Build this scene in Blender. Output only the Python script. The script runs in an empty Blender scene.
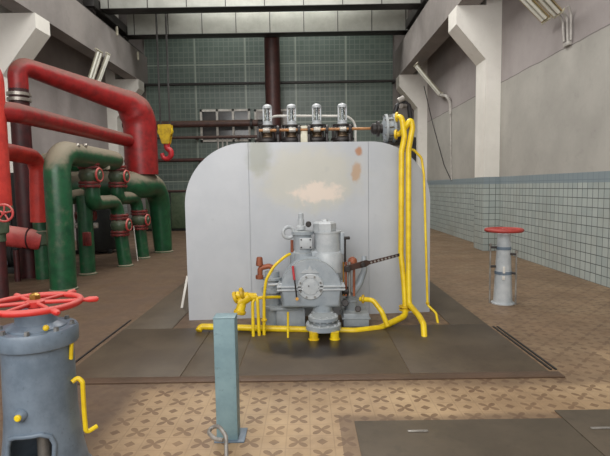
import bpy, bmesh, math, random
from mathutils import Vector, Matrix, Quaternion
random.seed(4)
PI = math.pi
SC = bpy.context.scene
COL = SC.collection

# ------------------------------------------------------------------ camera
F = 490.0
PITCH = math.atan(41 / F)
CAMROT = (Matrix.Rotation(math.radians(.23), 4, 'Z') @ Matrix.Rotation(PI / 2 - PITCH, 4, 'X')
          @ Matrix.Rotation(math.radians(-.9), 4, 'Z'))
EYE = Vector((0, 0, 1.6))
cd = bpy.data.cameras.new('camera')
cd.sensor_width = 36
cd.lens = F / 610 * 36
cam = bpy.data.objects.new('camera', cd)
COL.objects.link(cam)
cam.matrix_world = Matrix.Translation(EYE) @ CAMROT
SC.camera = cam


def P(px, py, Y):
    """world point seen at a picture position, at world depth Y"""
    v = CAMROT.to_3x3() @ Vector(((px - 305) / F, (228 - py) / F, -1))
    return EYE + v * (Y / v.y)


def PX(px, py, X):
    v = CAMROT.to_3x3() @ Vector(((px - 305) / F, (228 - py) / F, -1))
    return EYE + v * (X / v.x)


# ------------------------------------------------------------------ materials
def lin(c):
    return tuple(((x / 255) / 12.92 if x / 255 <= .04045 else (((x / 255) + .055) / 1.055) ** 2.4) for x in c) + (1,)


class N:
    def __init__(s, name):
        s.m = bpy.data.materials.new(name)
        s.m.use_nodes = True
        s.t = s.m.node_tree
        s.b = s.t.nodes['Principled BSDF']

    def n(s, typ, **kw):
        x = s.t.nodes.new(typ)
        for k, v in kw.items():
            setattr(x, k, v)
        return x

    def l(s, a, b):
        s.t.links.new(a, b)

    def _in(s, sock, v):
        if isinstance(v, bpy.types.NodeSocket):
            s.l(v, sock)
        else:
            sock.default_value = v

    def math(s, op, a, b=None, c=None, clamp=False):
        x = s.n('ShaderNodeMath', operation=op)
        x.use_clamp = clamp
        s._in(x.inputs[0], a)
        if b is not None:
            s._in(x.inputs[1], b)
        if c is not None:
            s._in(x.inputs[2], c)
        return x.outputs[0]

    def mix(s, fac, a, b):
        x = s.n('ShaderNodeMix', data_type='RGBA')
        s._in(x.inputs['Factor'], fac)
        s._in(x.inputs['A'], a)
        s._in(x.inputs['B'], b)
        return x.outputs['Result']

    def noise(s, scale, detail=4, rough=.6, vec=None, dist=0):
        x = s.n('ShaderNodeTexNoise')
        x.inputs['Scale'].default_value = scale
        x.inputs['Detail'].default_value = detail
        x.inputs['Roughness'].default_value = rough
        x.inputs['Distortion'].default_value = dist
        s.l(vec or s.coord(), x.inputs['Vector'])
        return x.outputs['Fac']

    def coord(s):
        if not hasattr(s, '_c'):
            s._c = s.n('ShaderNodeTexCoord').outputs['Object']
        return s._c

    def xyz(s):
        x = s.n('ShaderNodeSeparateXYZ')
        s.l(s.coord(), x.inputs[0])
        return x.outputs

    def ramp(s, v, lo, hi):
        x = s.n('ShaderNodeMapRange')
        x.interpolation_type = 'SMOOTHSTEP'
        s._in(x.inputs['Value'], v)
        x.inputs['From Min'].default_value = lo
        x.inputs['From Max'].default_value = hi
        return x.outputs['Result']

    def bump(s, h, strength=.2, dist=.01):
        x = s.n('ShaderNodeBump')
        x.inputs['Strength'].default_value = strength
        x.inputs['Distance'].default_value = dist
        s.l(h, x.inputs['Height'])
        s.l(x.outputs[0], s.b.inputs['Normal'])

    def done(s, col, rough=.5, metal=0, spec=.5):
        s._in(s.b.inputs['Base Color'], col)
        s._in(s.b.inputs['Roughness'], rough)
        s.b.inputs['Metallic'].default_value = metal
        s.b.inputs['Specular IOR Level'].default_value = spec
        return s.m


def paint(name, c, c2=None, rough=.45, metal=0, scale=6, dust=None, dustamt=.8, bump=.08, spec=.5, dlo=.15, dhi=.7):
    """painted metal: two tones by noise, optional settled dust on upward faces"""
    k = N(name)
    c2 = c2 or tuple(x * .8 for x in c)
    f = k.ramp(k.noise(scale, 6, .65), .35, .68)
    col = k.mix(f, lin(c), lin(c2))
    fine = k.ramp(k.noise(scale * 7, 3), .62, .75)
    col = k.mix(k.math('MULTIPLY', fine, .35), col, lin(tuple(x * .62 for x in c2)))
    r = rough
    if dust:
        g = k.n('ShaderNodeNewGeometry')
        sx = k.n('ShaderNodeSeparateXYZ')
        k.l(g.outputs['Normal'], sx.inputs[0])
        nz = k.math('ADD', sx.outputs[2], k.math('MULTIPLY', k.math('SUBTRACT', k.noise(9, 4), .5), .7))
        d = k.math('MULTIPLY', k.ramp(nz, dlo, dhi), dustamt)
        col = k.mix(d, col, lin(dust))
        r = k.math('ADD', k.math('MULTIPLY', d, .4), rough, clamp=True)
    k.bump(k.noise(scale * 5, 3), bump, .01)
    return k.done(col, r, metal, spec)


M = {}
DUST = (132, 122, 104)
M['red'] = paint('red_pipe_paint', (156, 32, 33), (120, 26, 27), .4, dust=(112, 76, 66), dustamt=.85, dlo=.0, dhi=.6)
M['redb'] = paint('bright_red_pipe_paint', (206, 62, 52), (180, 50, 44), .42, dust=(140, 84, 74), dustamt=.6)
M['pink'] = paint('faded_red_paint', (205, 80, 78), (176, 58, 56), .45, dust=(205, 150, 140), dustamt=.6)
M['darkred'] = paint('dark_red_pipe_paint', (72, 26, 28), (48, 20, 22), .5)
M['flange'] = paint('dull_red_flange_paint', (124, 42, 38), (88, 34, 32), .5, dust=(130, 92, 84), dustamt=.6)
M['green'] = paint('green_pipe_paint', (32, 90, 56), (25, 70, 46), .34, dust=DUST, dustamt=.95, dlo=.0, dhi=.5)
M['greenbody'] = paint('green_valve_paint', (82, 96, 74), (60, 78, 58), .4, dust=(140, 134, 116), dustamt=.7)
M['silver'] = paint('silver_band', (180, 175, 165), (140, 132, 125), .35, metal=.6)
M['yellow'] = paint('yellow_pipe_paint', (232, 202, 30), (212, 176, 26), .35, bump=.04)
M['yellowd'] = paint('worn_yellow_paint', (214, 178, 26), (176, 140, 24), .45)
M['grey'] = paint('grey_machine_paint', (160, 167, 172), (140, 149, 156), .38, scale=5, dust=(172, 174, 170), dustamt=.45)
M['greyl'] = paint('light_grey_machine_paint', (184, 188, 190), (164, 170, 174), .33, scale=6)
M['greyd'] = paint('blue_grey_stand_paint', (112, 126, 140), (90, 104, 118), .4, scale=5)
M['post'] = paint('blue_grey_post_paint', (122, 148, 154), (104, 130, 138), .45, scale=4)
M['rod'] = paint('bent_rod_steel', (150, 146, 140), (112, 106, 100), .4, metal=.3)
M['wheel'] = paint('red_wheel_paint', (204, 52, 46), (180, 42, 38), .4, dust=(196, 112, 104), dustamt=.5)
M['wheelold'] = paint('faded_red_wheel_paint', (170, 62, 54), (150, 54, 48), .55)
M['brass'] = paint('brass', (176, 132, 60), (130, 92, 44), .35, metal=.7)
M['brassd'] = paint('dull_brass', (112, 92, 70), (76, 62, 50), .45, metal=.3)
M['copper'] = paint('rusty_copper', (158, 92, 62), (116, 62, 44), .5, metal=.2)
M['bronze'] = paint('bronze_shaft', (170, 120, 70), (130, 88, 52), .35, metal=.3)
M['dark'] = paint('oily_dark_steel', (52, 46, 44), (36, 32, 32), .45, metal=.2)
M['darkbrown'] = paint('oily_brown_lever', (74, 52, 44), (48, 36, 32), .45, metal=.2)
M['black'] = paint('black_iron', (30, 28, 30), (22, 21, 22), .5)
M['white'] = paint('white_pipe_paint', (225, 222, 214), (190, 186, 178), .45)
M['lampw'] = paint('lamp_white_enamel', (214, 210, 190), (186, 180, 158), .4)
M['tubeglass'] = paint('lamp_tube_glass', (232, 232, 222), (222, 222, 210), .2)
M['lampr'] = paint('lamp_reflector_yellowed', (190, 168, 112), (160, 138, 92), .4)
M['brownpipe'] = paint('brown_pipe_paint', (84, 58, 52), (64, 44, 40), .5, dust=(108, 88, 76), dustamt=.6)
M['column'] = paint('brown_column_paint', (76, 44, 40), (58, 34, 32), .45)
M['hookred'] = paint('hook_red', (196, 44, 52), (170, 36, 44), .4)
M['cable'] = paint('steel_cable', (60, 58, 56), (46, 44, 44), .6)
M['conduit'] = paint('pale_conduit', (190, 186, 180), (160, 156, 150), .5)
M['girder'] = paint('crane_girder_paint', (190, 192, 184), (174, 176, 168), .6, scale=2)
M['rail'] = paint('crane_rail_steel', (46, 44, 42), (36, 34, 33), .5)
M['motor'] = paint('dark_motor_paint', (36, 40, 38), (26, 28, 28), .5)
M['bolt'] = paint('bolt_steel', (150, 150, 148), (96, 96, 96), .35, metal=.5)

k = N('clear_gauge_glass')
k.b.inputs['Transmission Weight'].default_value = 1.0
M['glass'] = k.done(lin((225, 232, 230)), .08)


def concrete(name, c, c2, seam_z=None, tile=False, low=None):
    k = N(name)
    col = k.mix(k.ramp(k.noise(.7, 6, .65), .3, .7), lin(c), lin(c2))
    if low:
        lowc = k.mix(k.ramp(k.noise(.9, 6, .65), .3, .7), lin(low), lin(tuple(x * .92 for x in low)))
        col = k.mix(k.math('LESS_THAN', k.xyz()[2], seam_z + .02), col, lowc)
    col = k.mix(k.math('MULTIPLY', k.ramp(k.noise(4, 6, .7), .55, .8), .3), col, lin(tuple(x * .78 for x in c2)))
    X, Y, Z = k.xyz()
    if seam_z:
        s = k.math('LESS_THAN', k.math('ABSOLUTE', k.math('SUBTRACT', Z, k.math('ADD', seam_z, k.math('MULTIPLY', k.noise(1.5, 3), .05)))), .011)
        col = k.mix(k.math('MULTIPLY', s, .6), col, lin((84, 78, 78)))
    rough = .85
    if tile:
        u = k.math('ADD', X, Y)
        cv = k.n('ShaderNodeCombineXYZ')
        k.l(u, cv.inputs[0])
        k.l(Z, cv.inputs[1])
        br = k.n('ShaderNodeTexBrick')
        br.offset = 0
        br.squash = 1
        k.l(cv.outputs[0], br.inputs['Vector'])
        br.inputs['Scale'].default_value = 1
        br.inputs['Brick Width'].default_value = .15
        br.inputs['Row Height'].default_value = .15
        br.inputs['Mortar Size'].default_value = .0075
        br.inputs['Mortar Smooth'].default_value = .3
        br.inputs['Bias'].default_value = -.2
        br.inputs['Color1'].default_value = lin((176, 184, 180))
        br.inputs['Color2'].default_value = lin((160, 170, 168))
        br.inputs['Mortar'].default_value = lin((84, 90, 90))
        tc = k.mix(k.math('MULTIPLY', k.ramp(k.noise(1.2, 5), .4, .75), .35), br.outputs['Color'], lin((140, 138, 128)))
        band = k.math('GREATER_THAN', Z, 1.6)
        tc = k.mix(k.math('MULTIPLY', band, .8), tc, lin((128, 142, 150)))
        isd = k.math('LESS_THAN', Z, 1.77)
        col = k.mix(isd, col, tc)
        rough = k.math('SUBTRACT', .85, k.math('MULTIPLY', isd, .5))
    k.bump(k.noise(14, 5), .12, .01)
    return k.done(col, rough, 0, .35)


M['wallr'] = concrete('grey_plaster_over_tile_dado', (170, 163, 161), (156, 149, 147), 3.93, True, (176, 173, 166))
M['walll'] = concrete('grey_plaster_left', (164, 156, 154), (146, 139, 137))
M['pillar'] = concrete('white_plaster_pillar', (236, 233, 226), (222, 219, 211), None, True)
M['beam'] = concrete('grey_concrete_beam', (150, 144, 140), (130, 125, 122))
M['ceil'] = concrete('dark_ceiling', (70, 68, 66), (56, 54, 53))

# glass block back wall: fine grid, broad panel joints
k = N('green_glass_blocks')
X, Y, Z = k.xyz()


def gridline(k, v, period, half, off=0):
    fr = k.math('FRACT', k.math('DIVIDE', k.math('ADD', v, 1000 * period + off), period))
    return k.math('GREATER_THAN', k.math('ABSOLUTE', k.math('SUBTRACT', fr, .5)), .5 - half / period)


fine = k.math('MAXIMUM', gridline(k, X, .2, .016), gridline(k, Z, .2, .016))
major = k.math('MAXIMUM', gridline(k, X, 2.0, .03, .35), gridline(k, Z, 2.3, .025, .4))
col = k.mix(k.ramp(k.noise(.6, 5), .3, .7), lin((88, 102, 95)), lin((106, 120, 111)))
cell = k.n('ShaderNodeTexWhiteNoise')
cv = k.n('ShaderNodeCombineXYZ')
k.l(k.math('FLOOR', k.math('DIVIDE', X, .2)), cv.inputs[0])
k.l(k.math('FLOOR', k.math('DIVIDE', Z, .2)), cv.inputs[1])
k.l(cv.outputs[0], cell.inputs['Vector'])
col = k.mix(k.math('MULTIPLY', cell.outputs['Value'], .35), col, lin((66, 84, 77)))
col = k.mix(k.math('MULTIPLY', fine, .55), col, lin((126, 136, 129)))
col = k.mix(k.math('MULTIPLY', major, .75), col, lin((156, 166, 154)))
M['blocks'] = k.done(col, .35)

# patterned floor: alternating four-petal flowers and small diamonds
k = N('patterned_ceramic_floor')
X, Y, Z = k.xyz()
TS = .152
u = k.math('DIVIDE', X, TS)
v = k.math('DIVIDE', Y, TS)
iu, iv = k.math('FLOOR', u), k.math('FLOOR', v)
fu = k.math('SUBTRACT', k.math('SUBTRACT', u, iu), .5)
fv = k.math('SUBTRACT', k.math('SUBTRACT', v, iv), .5)
par = k.math('FLOORED_MODULO', k.math('ADD', iu, iv), 2.0)
r2 = k.math('ADD', k.math('MULTIPLY', fu, fu), k.math('MULTIPLY', fv, fv))
r = k.math('SQRT', r2)
uv2 = k.math('ABSOLUTE', k.math('MULTIPLY', k.math('MULTIPLY', fu, fv), 2.0))
s2 = k.math('DIVIDE', uv2, k.math('ADD', r2, .0001))
petal = k.math('LESS_THAN', r, k.math('MULTIPLY', k.math('POWER', s2, 1.3), .52))
core = k.math('LESS_THAN', r, .10)
flower = k.math('MULTIPLY', k.math('MAXIMUM', petal, core), k.math('SUBTRACT', 1.0, par))
dia = k.math('MULTIPLY', k.math('LESS_THAN', k.math('ADD', k.math('ABSOLUTE', fu), k.math('ABSOLUTE', fv)), .24), par)
motif = k.math('MAXIMUM', flower, dia)
joint = k.math('MAXIMUM', k.math('GREATER_THAN', k.math('ABSOLUTE', fu), .475), k.math('GREATER_THAN', k.math('ABSOLUTE', fv), .475))
wn = k.noise(.9, 6, .6)
wear = k.ramp(k.noise(2.2, 7, .7), .3, .75)
base = k.mix(k.ramp(wn, .3, .7), lin((178, 152, 118)), lin((142, 117, 88)))
mot = k.mix(k.ramp(wn, .3, .7), lin((112, 86, 62)), lin((98, 72, 52)))
col = k.mix(k.math('MULTIPLY', motif, k.math('SUBTRACT', .95, k.math('MULTIPLY', wear, .5))), base, mot)
col = k.mix(k.math('MULTIPLY', joint, .3), col, lin((120, 98, 74)))
# trodden grime: the aisles away from the machine front are worn brown
far = k.ramp(k.math('ADD', Y, k.math('MULTIPLY', wn, .8)), 4.2, 5.2)
left = k.ramp(k.math('ADD', X, k.math('MULTIPLY', wn, .3)), -1.0, -1.3)
gr = k.math('MAXIMUM', far, left)
rimy = k.math('MULTIPLY', k.ramp(k.math('ADD', Y, k.math('MULTIPLY', wn, .2)), 3.78, 3.98), k.math('LESS_THAN', X, 2.7))
gr = k.math('MAXIMUM', gr, rimy)
front = k.math('MULTIPLY', k.ramp(k.math('ADD', Y, k.math('MULTIPLY', wn, -.15)), 3.28, 3.18), k.math('GREATER_THAN', X, .2))
gr = k.math('MAXIMUM', gr, front)
gr = k.math('MAXIMUM', gr, k.math('MULTIPLY', k.ramp(k.noise(1.3, 7, .7), .48, .72), .6))
grl = k.math('MULTIPLY', gr, k.math('ADD', k.math('ADD', .56, k.math('MULTIPLY', left, .26)), k.math('MULTIPLY', wear, .2)), clamp=True)
grime = k.mix(k.ramp(k.noise(1.6, 6), .3, .7), lin((104, 82, 64)), lin((86, 69, 55)))
grime = k.mix(left, grime, lin((88, 70, 56)))
col = k.mix(grl, col, grime)
spot = k.ramp(k.noise(5, 6, .7), .6, .75)
col = k.mix(k.math('MULTIPLY', spot, .35), col, lin((92, 70, 54)))
k.bump(k.noise(9, 4), .06, .01)
M['floor'] = k.done(col, k.math('ADD', .42, k.math('MULTIPLY', wear, .25)), 0, .4)


def platemat(name, c, c2):
    k = N(name)
    col = k.mix(k.ramp(k.noise(1.6, 7, .65), .3, .7), lin(c), lin(c2))
    col = k.mix(k.math('MULTIPLY', k.ramp(k.noise(9, 5, .7), .5, .75), .4), col, lin(tuple(x * .75 for x in c2)))
    k.bump(k.noise(22, 4), .1, .004)
    return k.done(col, .5, .15, .4)


M['plate'] = platemat('worn_steel_plate', (90, 78, 63), (74, 63, 51))
M['plate2'] = platemat('worn_steel_plate_grey', (94, 83, 69), (78, 69, 57))
M['plateedge'] = platemat('rusty_plate_kerb', (100, 78, 62), (84, 67, 54))

# oily stain on the plates
k = N('oily_stained_plate')
X, Y, Z = k.xyz()
dx = k.math('DIVIDE', k.math('SUBTRACT', X, .08), .62)
dy = k.math('DIVIDE', k.math('SUBTRACT', Y, 4.78), .34)
rr = k.math('SQRT', k.math('ADD', k.math('MULTIPLY', dx, dx), k.math('MULTIPLY', dy, dy)))
rr = k.math('ADD', rr, k.math('MULTIPLY', k.math('SUBTRACT', k.noise(3, 5), .5), .9))
oil = k.ramp(rr, 1.15, .75)
col = k.mix(k.ramp(k.noise(1.6, 7, .65), .3, .7), lin((90, 78, 63)), lin((74, 63, 51)))
col = k.mix(k.math('MULTIPLY', k.ramp(k.noise(9, 5, .7), .5, .75), .4), col, lin((60, 54, 46)))
col = k.mix(k.math('MULTIPLY', oil, .85), col, lin((40, 34, 30)))
k.bump(k.noise(22, 4), .1, .004)
M['plateoil'] = k.done(col, k.math('SUBTRACT', .5, k.math('MULTIPLY', oil, .2)), .15, .4)

# casing panels with old stains of their own
k = N('silver_grey_casing_paint')
X, Y, Z = k.xyz()


def blob(k, cx, cz, rx, rz, n, amp=1.2):
    a = k.math('DIVIDE', k.math('SUBTRACT', X, cx), rx)
    b = k.math('DIVIDE', k.math('SUBTRACT', Z, cz), rz)
    d = k.math('SQRT', k.math('ADD', k.math('MULTIPLY', a, a), k.math('MULTIPLY', b, b)))
    return k.ramp(k.math('ADD', d, k.math('MULTIPLY', k.math('SUBTRACT', n, .5), amp)), 1.25, .55)


n1 = k.noise(5, 6, .65)
n2 = k.noise(9, 6, .6)
col = k.mix(k.ramp(k.noise(1.3, 6, .6), .3, .7), lin((188, 191, 195)), lin((176, 180, 185)))
col = k.mix(k.math('MULTIPLY', blob(k, .0, 1.7, .66, .42, n1), .5), col, lin((194, 189, 168)))
col = k.mix(k.math('MULTIPLY', blob(k, .1, 1.53, .3, .13, n2, 2.2), .85), col, lin((222, 207, 194)))
col = k.mix(k.math('MULTIPLY', blob(k, -.6, 2.0, .16, .26, n1), .55), col, lin((140, 142, 124)))
col = k.mix(k.math('MULTIPLY', blob(k, .61, 2.03, .05, .06, n2, 1.8), .9), col, lin((170, 120, 84)))
col = k.mix(k.math('MULTIPLY', blob(k, .58, 1.77, .06, .13, n2, 2.0), .7), col, lin((178, 140, 100)))
col = k.mix(k.math('MULTIPLY', k.ramp(k.noise(7, 6, .7), .58, .78), .3), col, lin((150, 154, 158)))
k.bump(k.noise(4, 3), .04, .02)
M['casing'] = k.done(col, k.math('ADD', .38, k.math('MULTIPLY', n1, .2)), .12, .45)

# window glazing with a faint pale picture behind
M['pane'] = paint('dim_window_glass', (66, 70, 72), (88, 84, 82), .12, scale=2, bump=0)
M['panepale'] = paint('pale_window_glass', (128, 118, 106), (98, 96, 92), .15, scale=3, bump=0)


# ------------------------------------------------------------------ mesh helpers
def frame(z):
    z = Vector(z).normalized()
    a = Vector((0, 0, 1)) if abs(z.z) < .9 else Vector((0, 1, 0))
    x = a.cross(z).normalized()
    return x, z.cross(x), z


def box(bm, c, size, bevel=0, rot=None):
    g = bmesh.ops.create_cube(bm, size=1)
    vs = g['verts']
    bmesh.ops.scale(bm, vec=Vector(size), verts=vs)
    if bevel:
        es = list({e for v in vs for e in v.link_edges})
        r = bmesh.ops.bevel(bm, geom=es, offset=bevel, segments=2, affect='EDGES', profile=.5)
        vs = list({v for v in r['verts']} | {v for v in vs if v.is_valid})
    if rot is not None:
        bmesh.ops.rotate(bm, cent=(0, 0, 0), matrix=rot, verts=vs)
    bmesh.ops.translate(bm, vec=Vector(c), verts=vs)
    return vs


def lathe(bm, o, axis, prof, seg=28, close=True):
    """profile of (radius, height) around an axis"""
    x, y, z = frame(axis)
    o = Vector(o)
    rings = []
    for r, h in prof:
        if r < 1e-5:
            rings.append([bm.verts.new(o + z * h)])
        else:
            rings.append([bm.verts.new(o + z * h + x * (r * math.cos(2 * PI * i / seg)) + y * (r * math.sin(2 * PI * i / seg))) for i in range(seg)])
    for a, b in zip(rings, rings[1:]):
        for i in range(seg):
            j = (i + 1) % seg
            if len(a) == 1 and len(b) == 1:
                continue
            if len(a) == 1:
                bm.faces.new((a[0], b[i], b[j]))
            elif len(b) == 1:
                bm.faces.new((a[i], a[j], b[0]))
            else:
                bm.faces.new((a[i], a[j], b[j], b[i]))
    if close:
        for rg in (rings[0], rings[-1]):
            if len(rg) > 2:
                bm.faces.new(rg)


def cyl(bm, a, b, r0, r1=None, seg=24, bev=0):
    a, b = Vector(a), Vector(b)
    r1 = r0 if r1 is None else r1
    L = (b - a).length
    if bev:
        prof = [(r0 - bev, 0), (r0, bev), (r1, L - bev), (r1 - bev, L)]
    else:
        prof = [(r0, 0), (r1, L)]
    lathe(bm, a, b - a, prof, seg)


def fillet(pts, rad, n=7):
    pts = [Vector(p) for p in pts]
    out = [pts[0]]
    for i in range(1, len(pts) - 1):
        p, a, b = pts[i], pts[i - 1], pts[i + 1]
        da, db = (a - p), (b - p)
        la, lb = da.length, db.length
        da.normalize()
        db.normalize()
        ang = da.angle(db)
        if ang > 3.1:
            out.append(p)
            continue
        rr = rad[i] if isinstance(rad, (list, tuple)) else rad
        t = min(rr / math.tan(ang / 2), la * .49, lb * .49)
        rr = t * math.tan(ang / 2)
        bis = (da + db).normalized()
        cen = p + bis * (rr / math.sin(ang / 2))
        s, e = p + da * t - cen, p + db * t - cen
        q = s.rotation_difference(e)
        for j in range(n + 1):
            qq = Quaternion().slerp(q, j / n)
            out.append(cen + qq @ s)
    out.append(pts[-1])
    return out


def tube(bm, pts, r, bend=.1, seg=16, n=7, cap=True, raw=False):
    """round pipe along a path with rounded bends; r a number or (start, end)"""
    path = [Vector(p) for p in pts] if raw else fillet(pts, bend, n)
    L = [0]
    for a, b in zip(path, path[1:]):
        L.append(L[-1] + (b - a).length)
    t0 = (path[1] - path[0]).normalized()
    x, y, z = frame(t0)
    rings = []
    prev = t0
    for i, p in enumerate(path):
        if i == 0:
            t = t0
        elif i == len(path) - 1:
            t = (path[-1] - path[-2]).normalized()
        else:
            t = ((path[i] - path[i - 1]).normalized() + (path[i + 1] - path[i]).normalized()).normalized()
        q = prev.rotation_difference(t)
        x = q @ x
        y = q @ y
        prev = t
        f = L[i] / L[-1]
        rad = r(f) if callable(r) else (r[0] + (r[1] - r[0]) * f if isinstance(r, tuple) else r)
        rings.append([bm.verts.new(p + x * (rad * math.cos(2 * PI * k / seg)) + y * (rad * math.sin(2 * PI * k / seg))) for k in range(seg)])
    for a, b in zip(rings, rings[1:]):
        for i in range(seg):
            j = (i + 1) % seg
            bm.faces.new((a[i], a[j], b[j], b[i]))
    if cap:
        bm.faces.new(rings[0])
        bm.faces.new(rings[-1])


def torus(bm, c, nrm, R, r, seg=40, ss=12, a0=0, a1=2 * PI):
    x, y, z = frame(nrm)
    c = Vector(c)
    full = abs(a1 - a0) > 6.28
    n = seg if full else seg + 1
    rings = []
    for i in range(n):
        a = a0 + (a1 - a0) * i / seg
        d = x * math.cos(a) + y * math.sin(a)
        rings.append([bm.verts.new(c + d * (R + r * math.cos(2 * PI * k / ss)) + z * (r * math.sin(2 * PI * k / ss))) for k in range(ss)])
    for i in range(seg):
        a, b = rings[i], rings[(i + 1) % n]
        for k in range(ss):
            j = (k + 1) % ss
            bm.faces.new((a[k], a[j], b[j], b[k]))
    if not full:
        bm.faces.new(rings[0])
        bm.faces.new(rings[-1])


def prism(bm, pts, o, u, v, depth):
    """outline pts (a, b) -> o + a*u + b*v, extruded by the vector depth"""
    o, u, v, d = Vector(o), Vector(u), Vector(v), Vector(depth)
    A = [bm.verts.new(o + u * a + v * b) for a, b in pts]
    B = [bm.verts.new(p.co + d) for p in A]
    n = len(A)
    bm.faces.new(A)
    bm.faces.new(B[::-1])
    for i in range(n):
        j = (i + 1) % n
        bm.faces.new((A[i], B[i], B[j], A[j]))


def ball(bm, c, r, sc=(1, 1, 1), seg=18):
    g = bmesh.ops.create_uvsphere(bm, u_segments=seg, v_segments=seg // 2 + 2, radius=r)
    bmesh.ops.scale(bm, vec=Vector(sc), verts=g['verts'])
    bmesh.ops.translate(bm, vec=Vector(c), verts=g['verts'])


SPLIT = {'cover_bolts', 'flange_bolts', 'packing_nuts', 'yoke', 'pivot', 'spokes', 'lever_pins', 'bolts', 'pale_lug', 'bright_weld',
         'block_cheeks', 'clevis', 'clamp_bands', 'white_scale', 'cage', 'flange', 'link_rods', 'pipe_joint', 'rusty_valve'}
ONE = {'cover_bolts': 'cover_bolt', 'flange_bolts': 'flange_bolt', 'packing_nuts': 'packing_nut', 'spokes': 'spoke', 'lever_pins': 'lever_pin', 'bolts': 'bolt',
       'block_cheeks': 'block_cheek', 'clamp_bands': 'clamp_band', 'yoke': 'yoke_piece', 'cage': 'cage_piece'}


def islands(bm):
    left, out = set(bm.verts), []
    while left:
        st = [left.pop()]
        grp = set(st)
        while st:
            v = st.pop()
            for e in v.link_edges:
                w = e.other_vert(v)
                if w in left:
                    left.discard(w)
                    grp.add(w)
                    st.append(w)
        out.append(grp)
    return out


def link(name, bm, mat, parent=None, world=True):
    if name in SPLIT:
        isl = islands(bm)
        if len(isl) > 1:
            o = None
            isl.sort(key=lambda g: min(tuple(round(c, 4) for c in v.co) for v in g))
            for g in isl:
                b2 = bmesh.new()
                mp = {v: b2.verts.new(v.co) for v in g}
                for f in {f for v in g for f in v.link_faces}:
                    b2.faces.new([mp[v] for v in f.verts])
                o = link1(ONE.get(name, name), b2, mat, parent, world)
            bm.free()
            return o
    return link1(name, bm, mat, parent, world)


def link1(name, bm, mat, parent=None, world=True):
    if parent is not None and world:
        off = Vector(parent.location)
        if parent.parent is not None:
            off = off + Vector(parent.parent.location)
        bmesh.ops.translate(bm, vec=-off, verts=bm.verts[:])
    bmesh.ops.recalc_face_normals(bm, faces=bm.faces[:])
    for f in bm.faces:
        f.smooth = True
    for e in bm.edges:
        if len(e.link_faces) == 2 and e.calc_face_angle(0) > math.radians(38):
            e.smooth = False
    me = bpy.data.meshes.new(name)
    bm.to_mesh(me)
    bm.free()
    me.materials.append(M[mat] if isinstance(mat, str) else mat)
    o = bpy.data.objects.new(name, me)
    COL.objects.link(o)
    if parent is not None:
        o.parent = parent
    return o


def shape(fn, *a, **k):
    bm = bmesh.new()
    fn(bm, *a, **k)
    return bm


def tag(o, label, cat, group=None):
    o['label'] = label
    o['category'] = cat
    if group:
        o['group'] = group
    return o


def thing(name, label, cat, loc=(0, 0, 0), group=None):
    o = bpy.data.objects.new(name, None)
    o.empty_display_size = .1
    o.location = loc
    COL.objects.link(o)
    return tag(o, label, cat, group)


def single(name, bm, mat, label, cat, loc=None, group=None):
    """a thing that is one mesh; origin moved to loc"""
    if loc is not None:
        bmesh.ops.translate(bm, vec=-Vector(loc), verts=bm.verts[:])
    o = link(name, bm, mat)
    if loc is not None:
        o.location = loc
    return tag(o, label, cat, group)


def struct(name, bm, mat, parent=None):
    o = link(name, bm, mat, parent)
    o['kind'] = 'structure'
    return o


def dup(root, loc, label, group=None):
    def rec(o, par):
        c = o.copy()
        COL.objects.link(c)
        if par is not None:
            c.parent = par
        for ch in list(o.children):
            rec(ch, c)
        return c
    r = rec(root, None)
    r.location = loc
    r['label'] = label
    if group:
        r['group'] = group
    return r


# ------------------------------------------------------------------ the hall
XL, XR, YB, ZC = -7.45, 4.58, 20.0, 9.4
Y0 = -2.5
struct('floor', shape(box, ((XL + XR) / 2, (Y0 + YB) / 2, -.1), (XR - XL + .6, YB - Y0 + .6, .2)), 'floor')
struct('wall_right', shape(box, (XR + .15, (Y0 + YB) / 2, ZC / 2), (.3, YB - Y0 + .6, ZC)), 'wallr')
struct('wall_left', shape(box, (XL - .15, (Y0 + YB) / 2, ZC / 2), (.3, YB - Y0 + .6, ZC)), 'walll')
struct('wall_back', shape(box, ((XL + XR) / 2, YB + .16, ZC / 2), (XR - XL, .3, ZC)), 'beam')
struct('ceiling', shape(box, ((XL + XR) / 2, (Y0 + YB) / 2, ZC + .15), (XR - XL + .6, YB - Y0 + .6, .3)), 'ceil')
struct('trim_1', shape(box, (-1.42, YB - .02, 3.95), (9.85, .06, 7.9)), 'blocks')


def pillar(y0, side, w=.65):
    """wall pillar with a corbel that carries the crane beam"""
    bm = bmesh.new()
    s = 1 if side == 'r' else -1
    xw = XR if side == 'r' else XL
    # outline in X-Z, seen from the front
    pr = .36
    tip = (XR - 3.53) if side == 'r' else (-6.22 - XL)
    zlo, zmid = (4.5, 5.3) if side == 'r' else (4.3, 5.38)
    pts = [(0, 0), (-pr, 0), (-pr, zlo), (-tip, zmid), (-tip, 5.72), (-pr, 5.72), (-pr, ZC), (0, ZC)]
    prism(bm, pts, (xw, y0, 0), (s, 0, 0), (0, 0, 1), (0, w, 0))
    return bm


struct('pillar_right_near', pillar(11.7, 'r'), 'pillar')
struct('pillar_right_far', pillar(18.7, 'r'), 'pillar')
struct('pillar_left_near', pillar(11.7, 'l'), 'pillar')
struct('pillar_left_far', pillar(18.7, 'l'), 'pillar')


def crane_beam(x0, x1):
    bm = bmesh.new()
    box(bm, ((x0 + x1) / 2, (Y0 + YB) / 2, 6.27), (x1 - x0, YB - Y0, 1.1))
    return bm


struct('beam_right', crane_beam(3.55, 4.05), 'beam')
struct('beam_left', crane_beam(-6.7, -6.25), 'beam')
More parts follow.
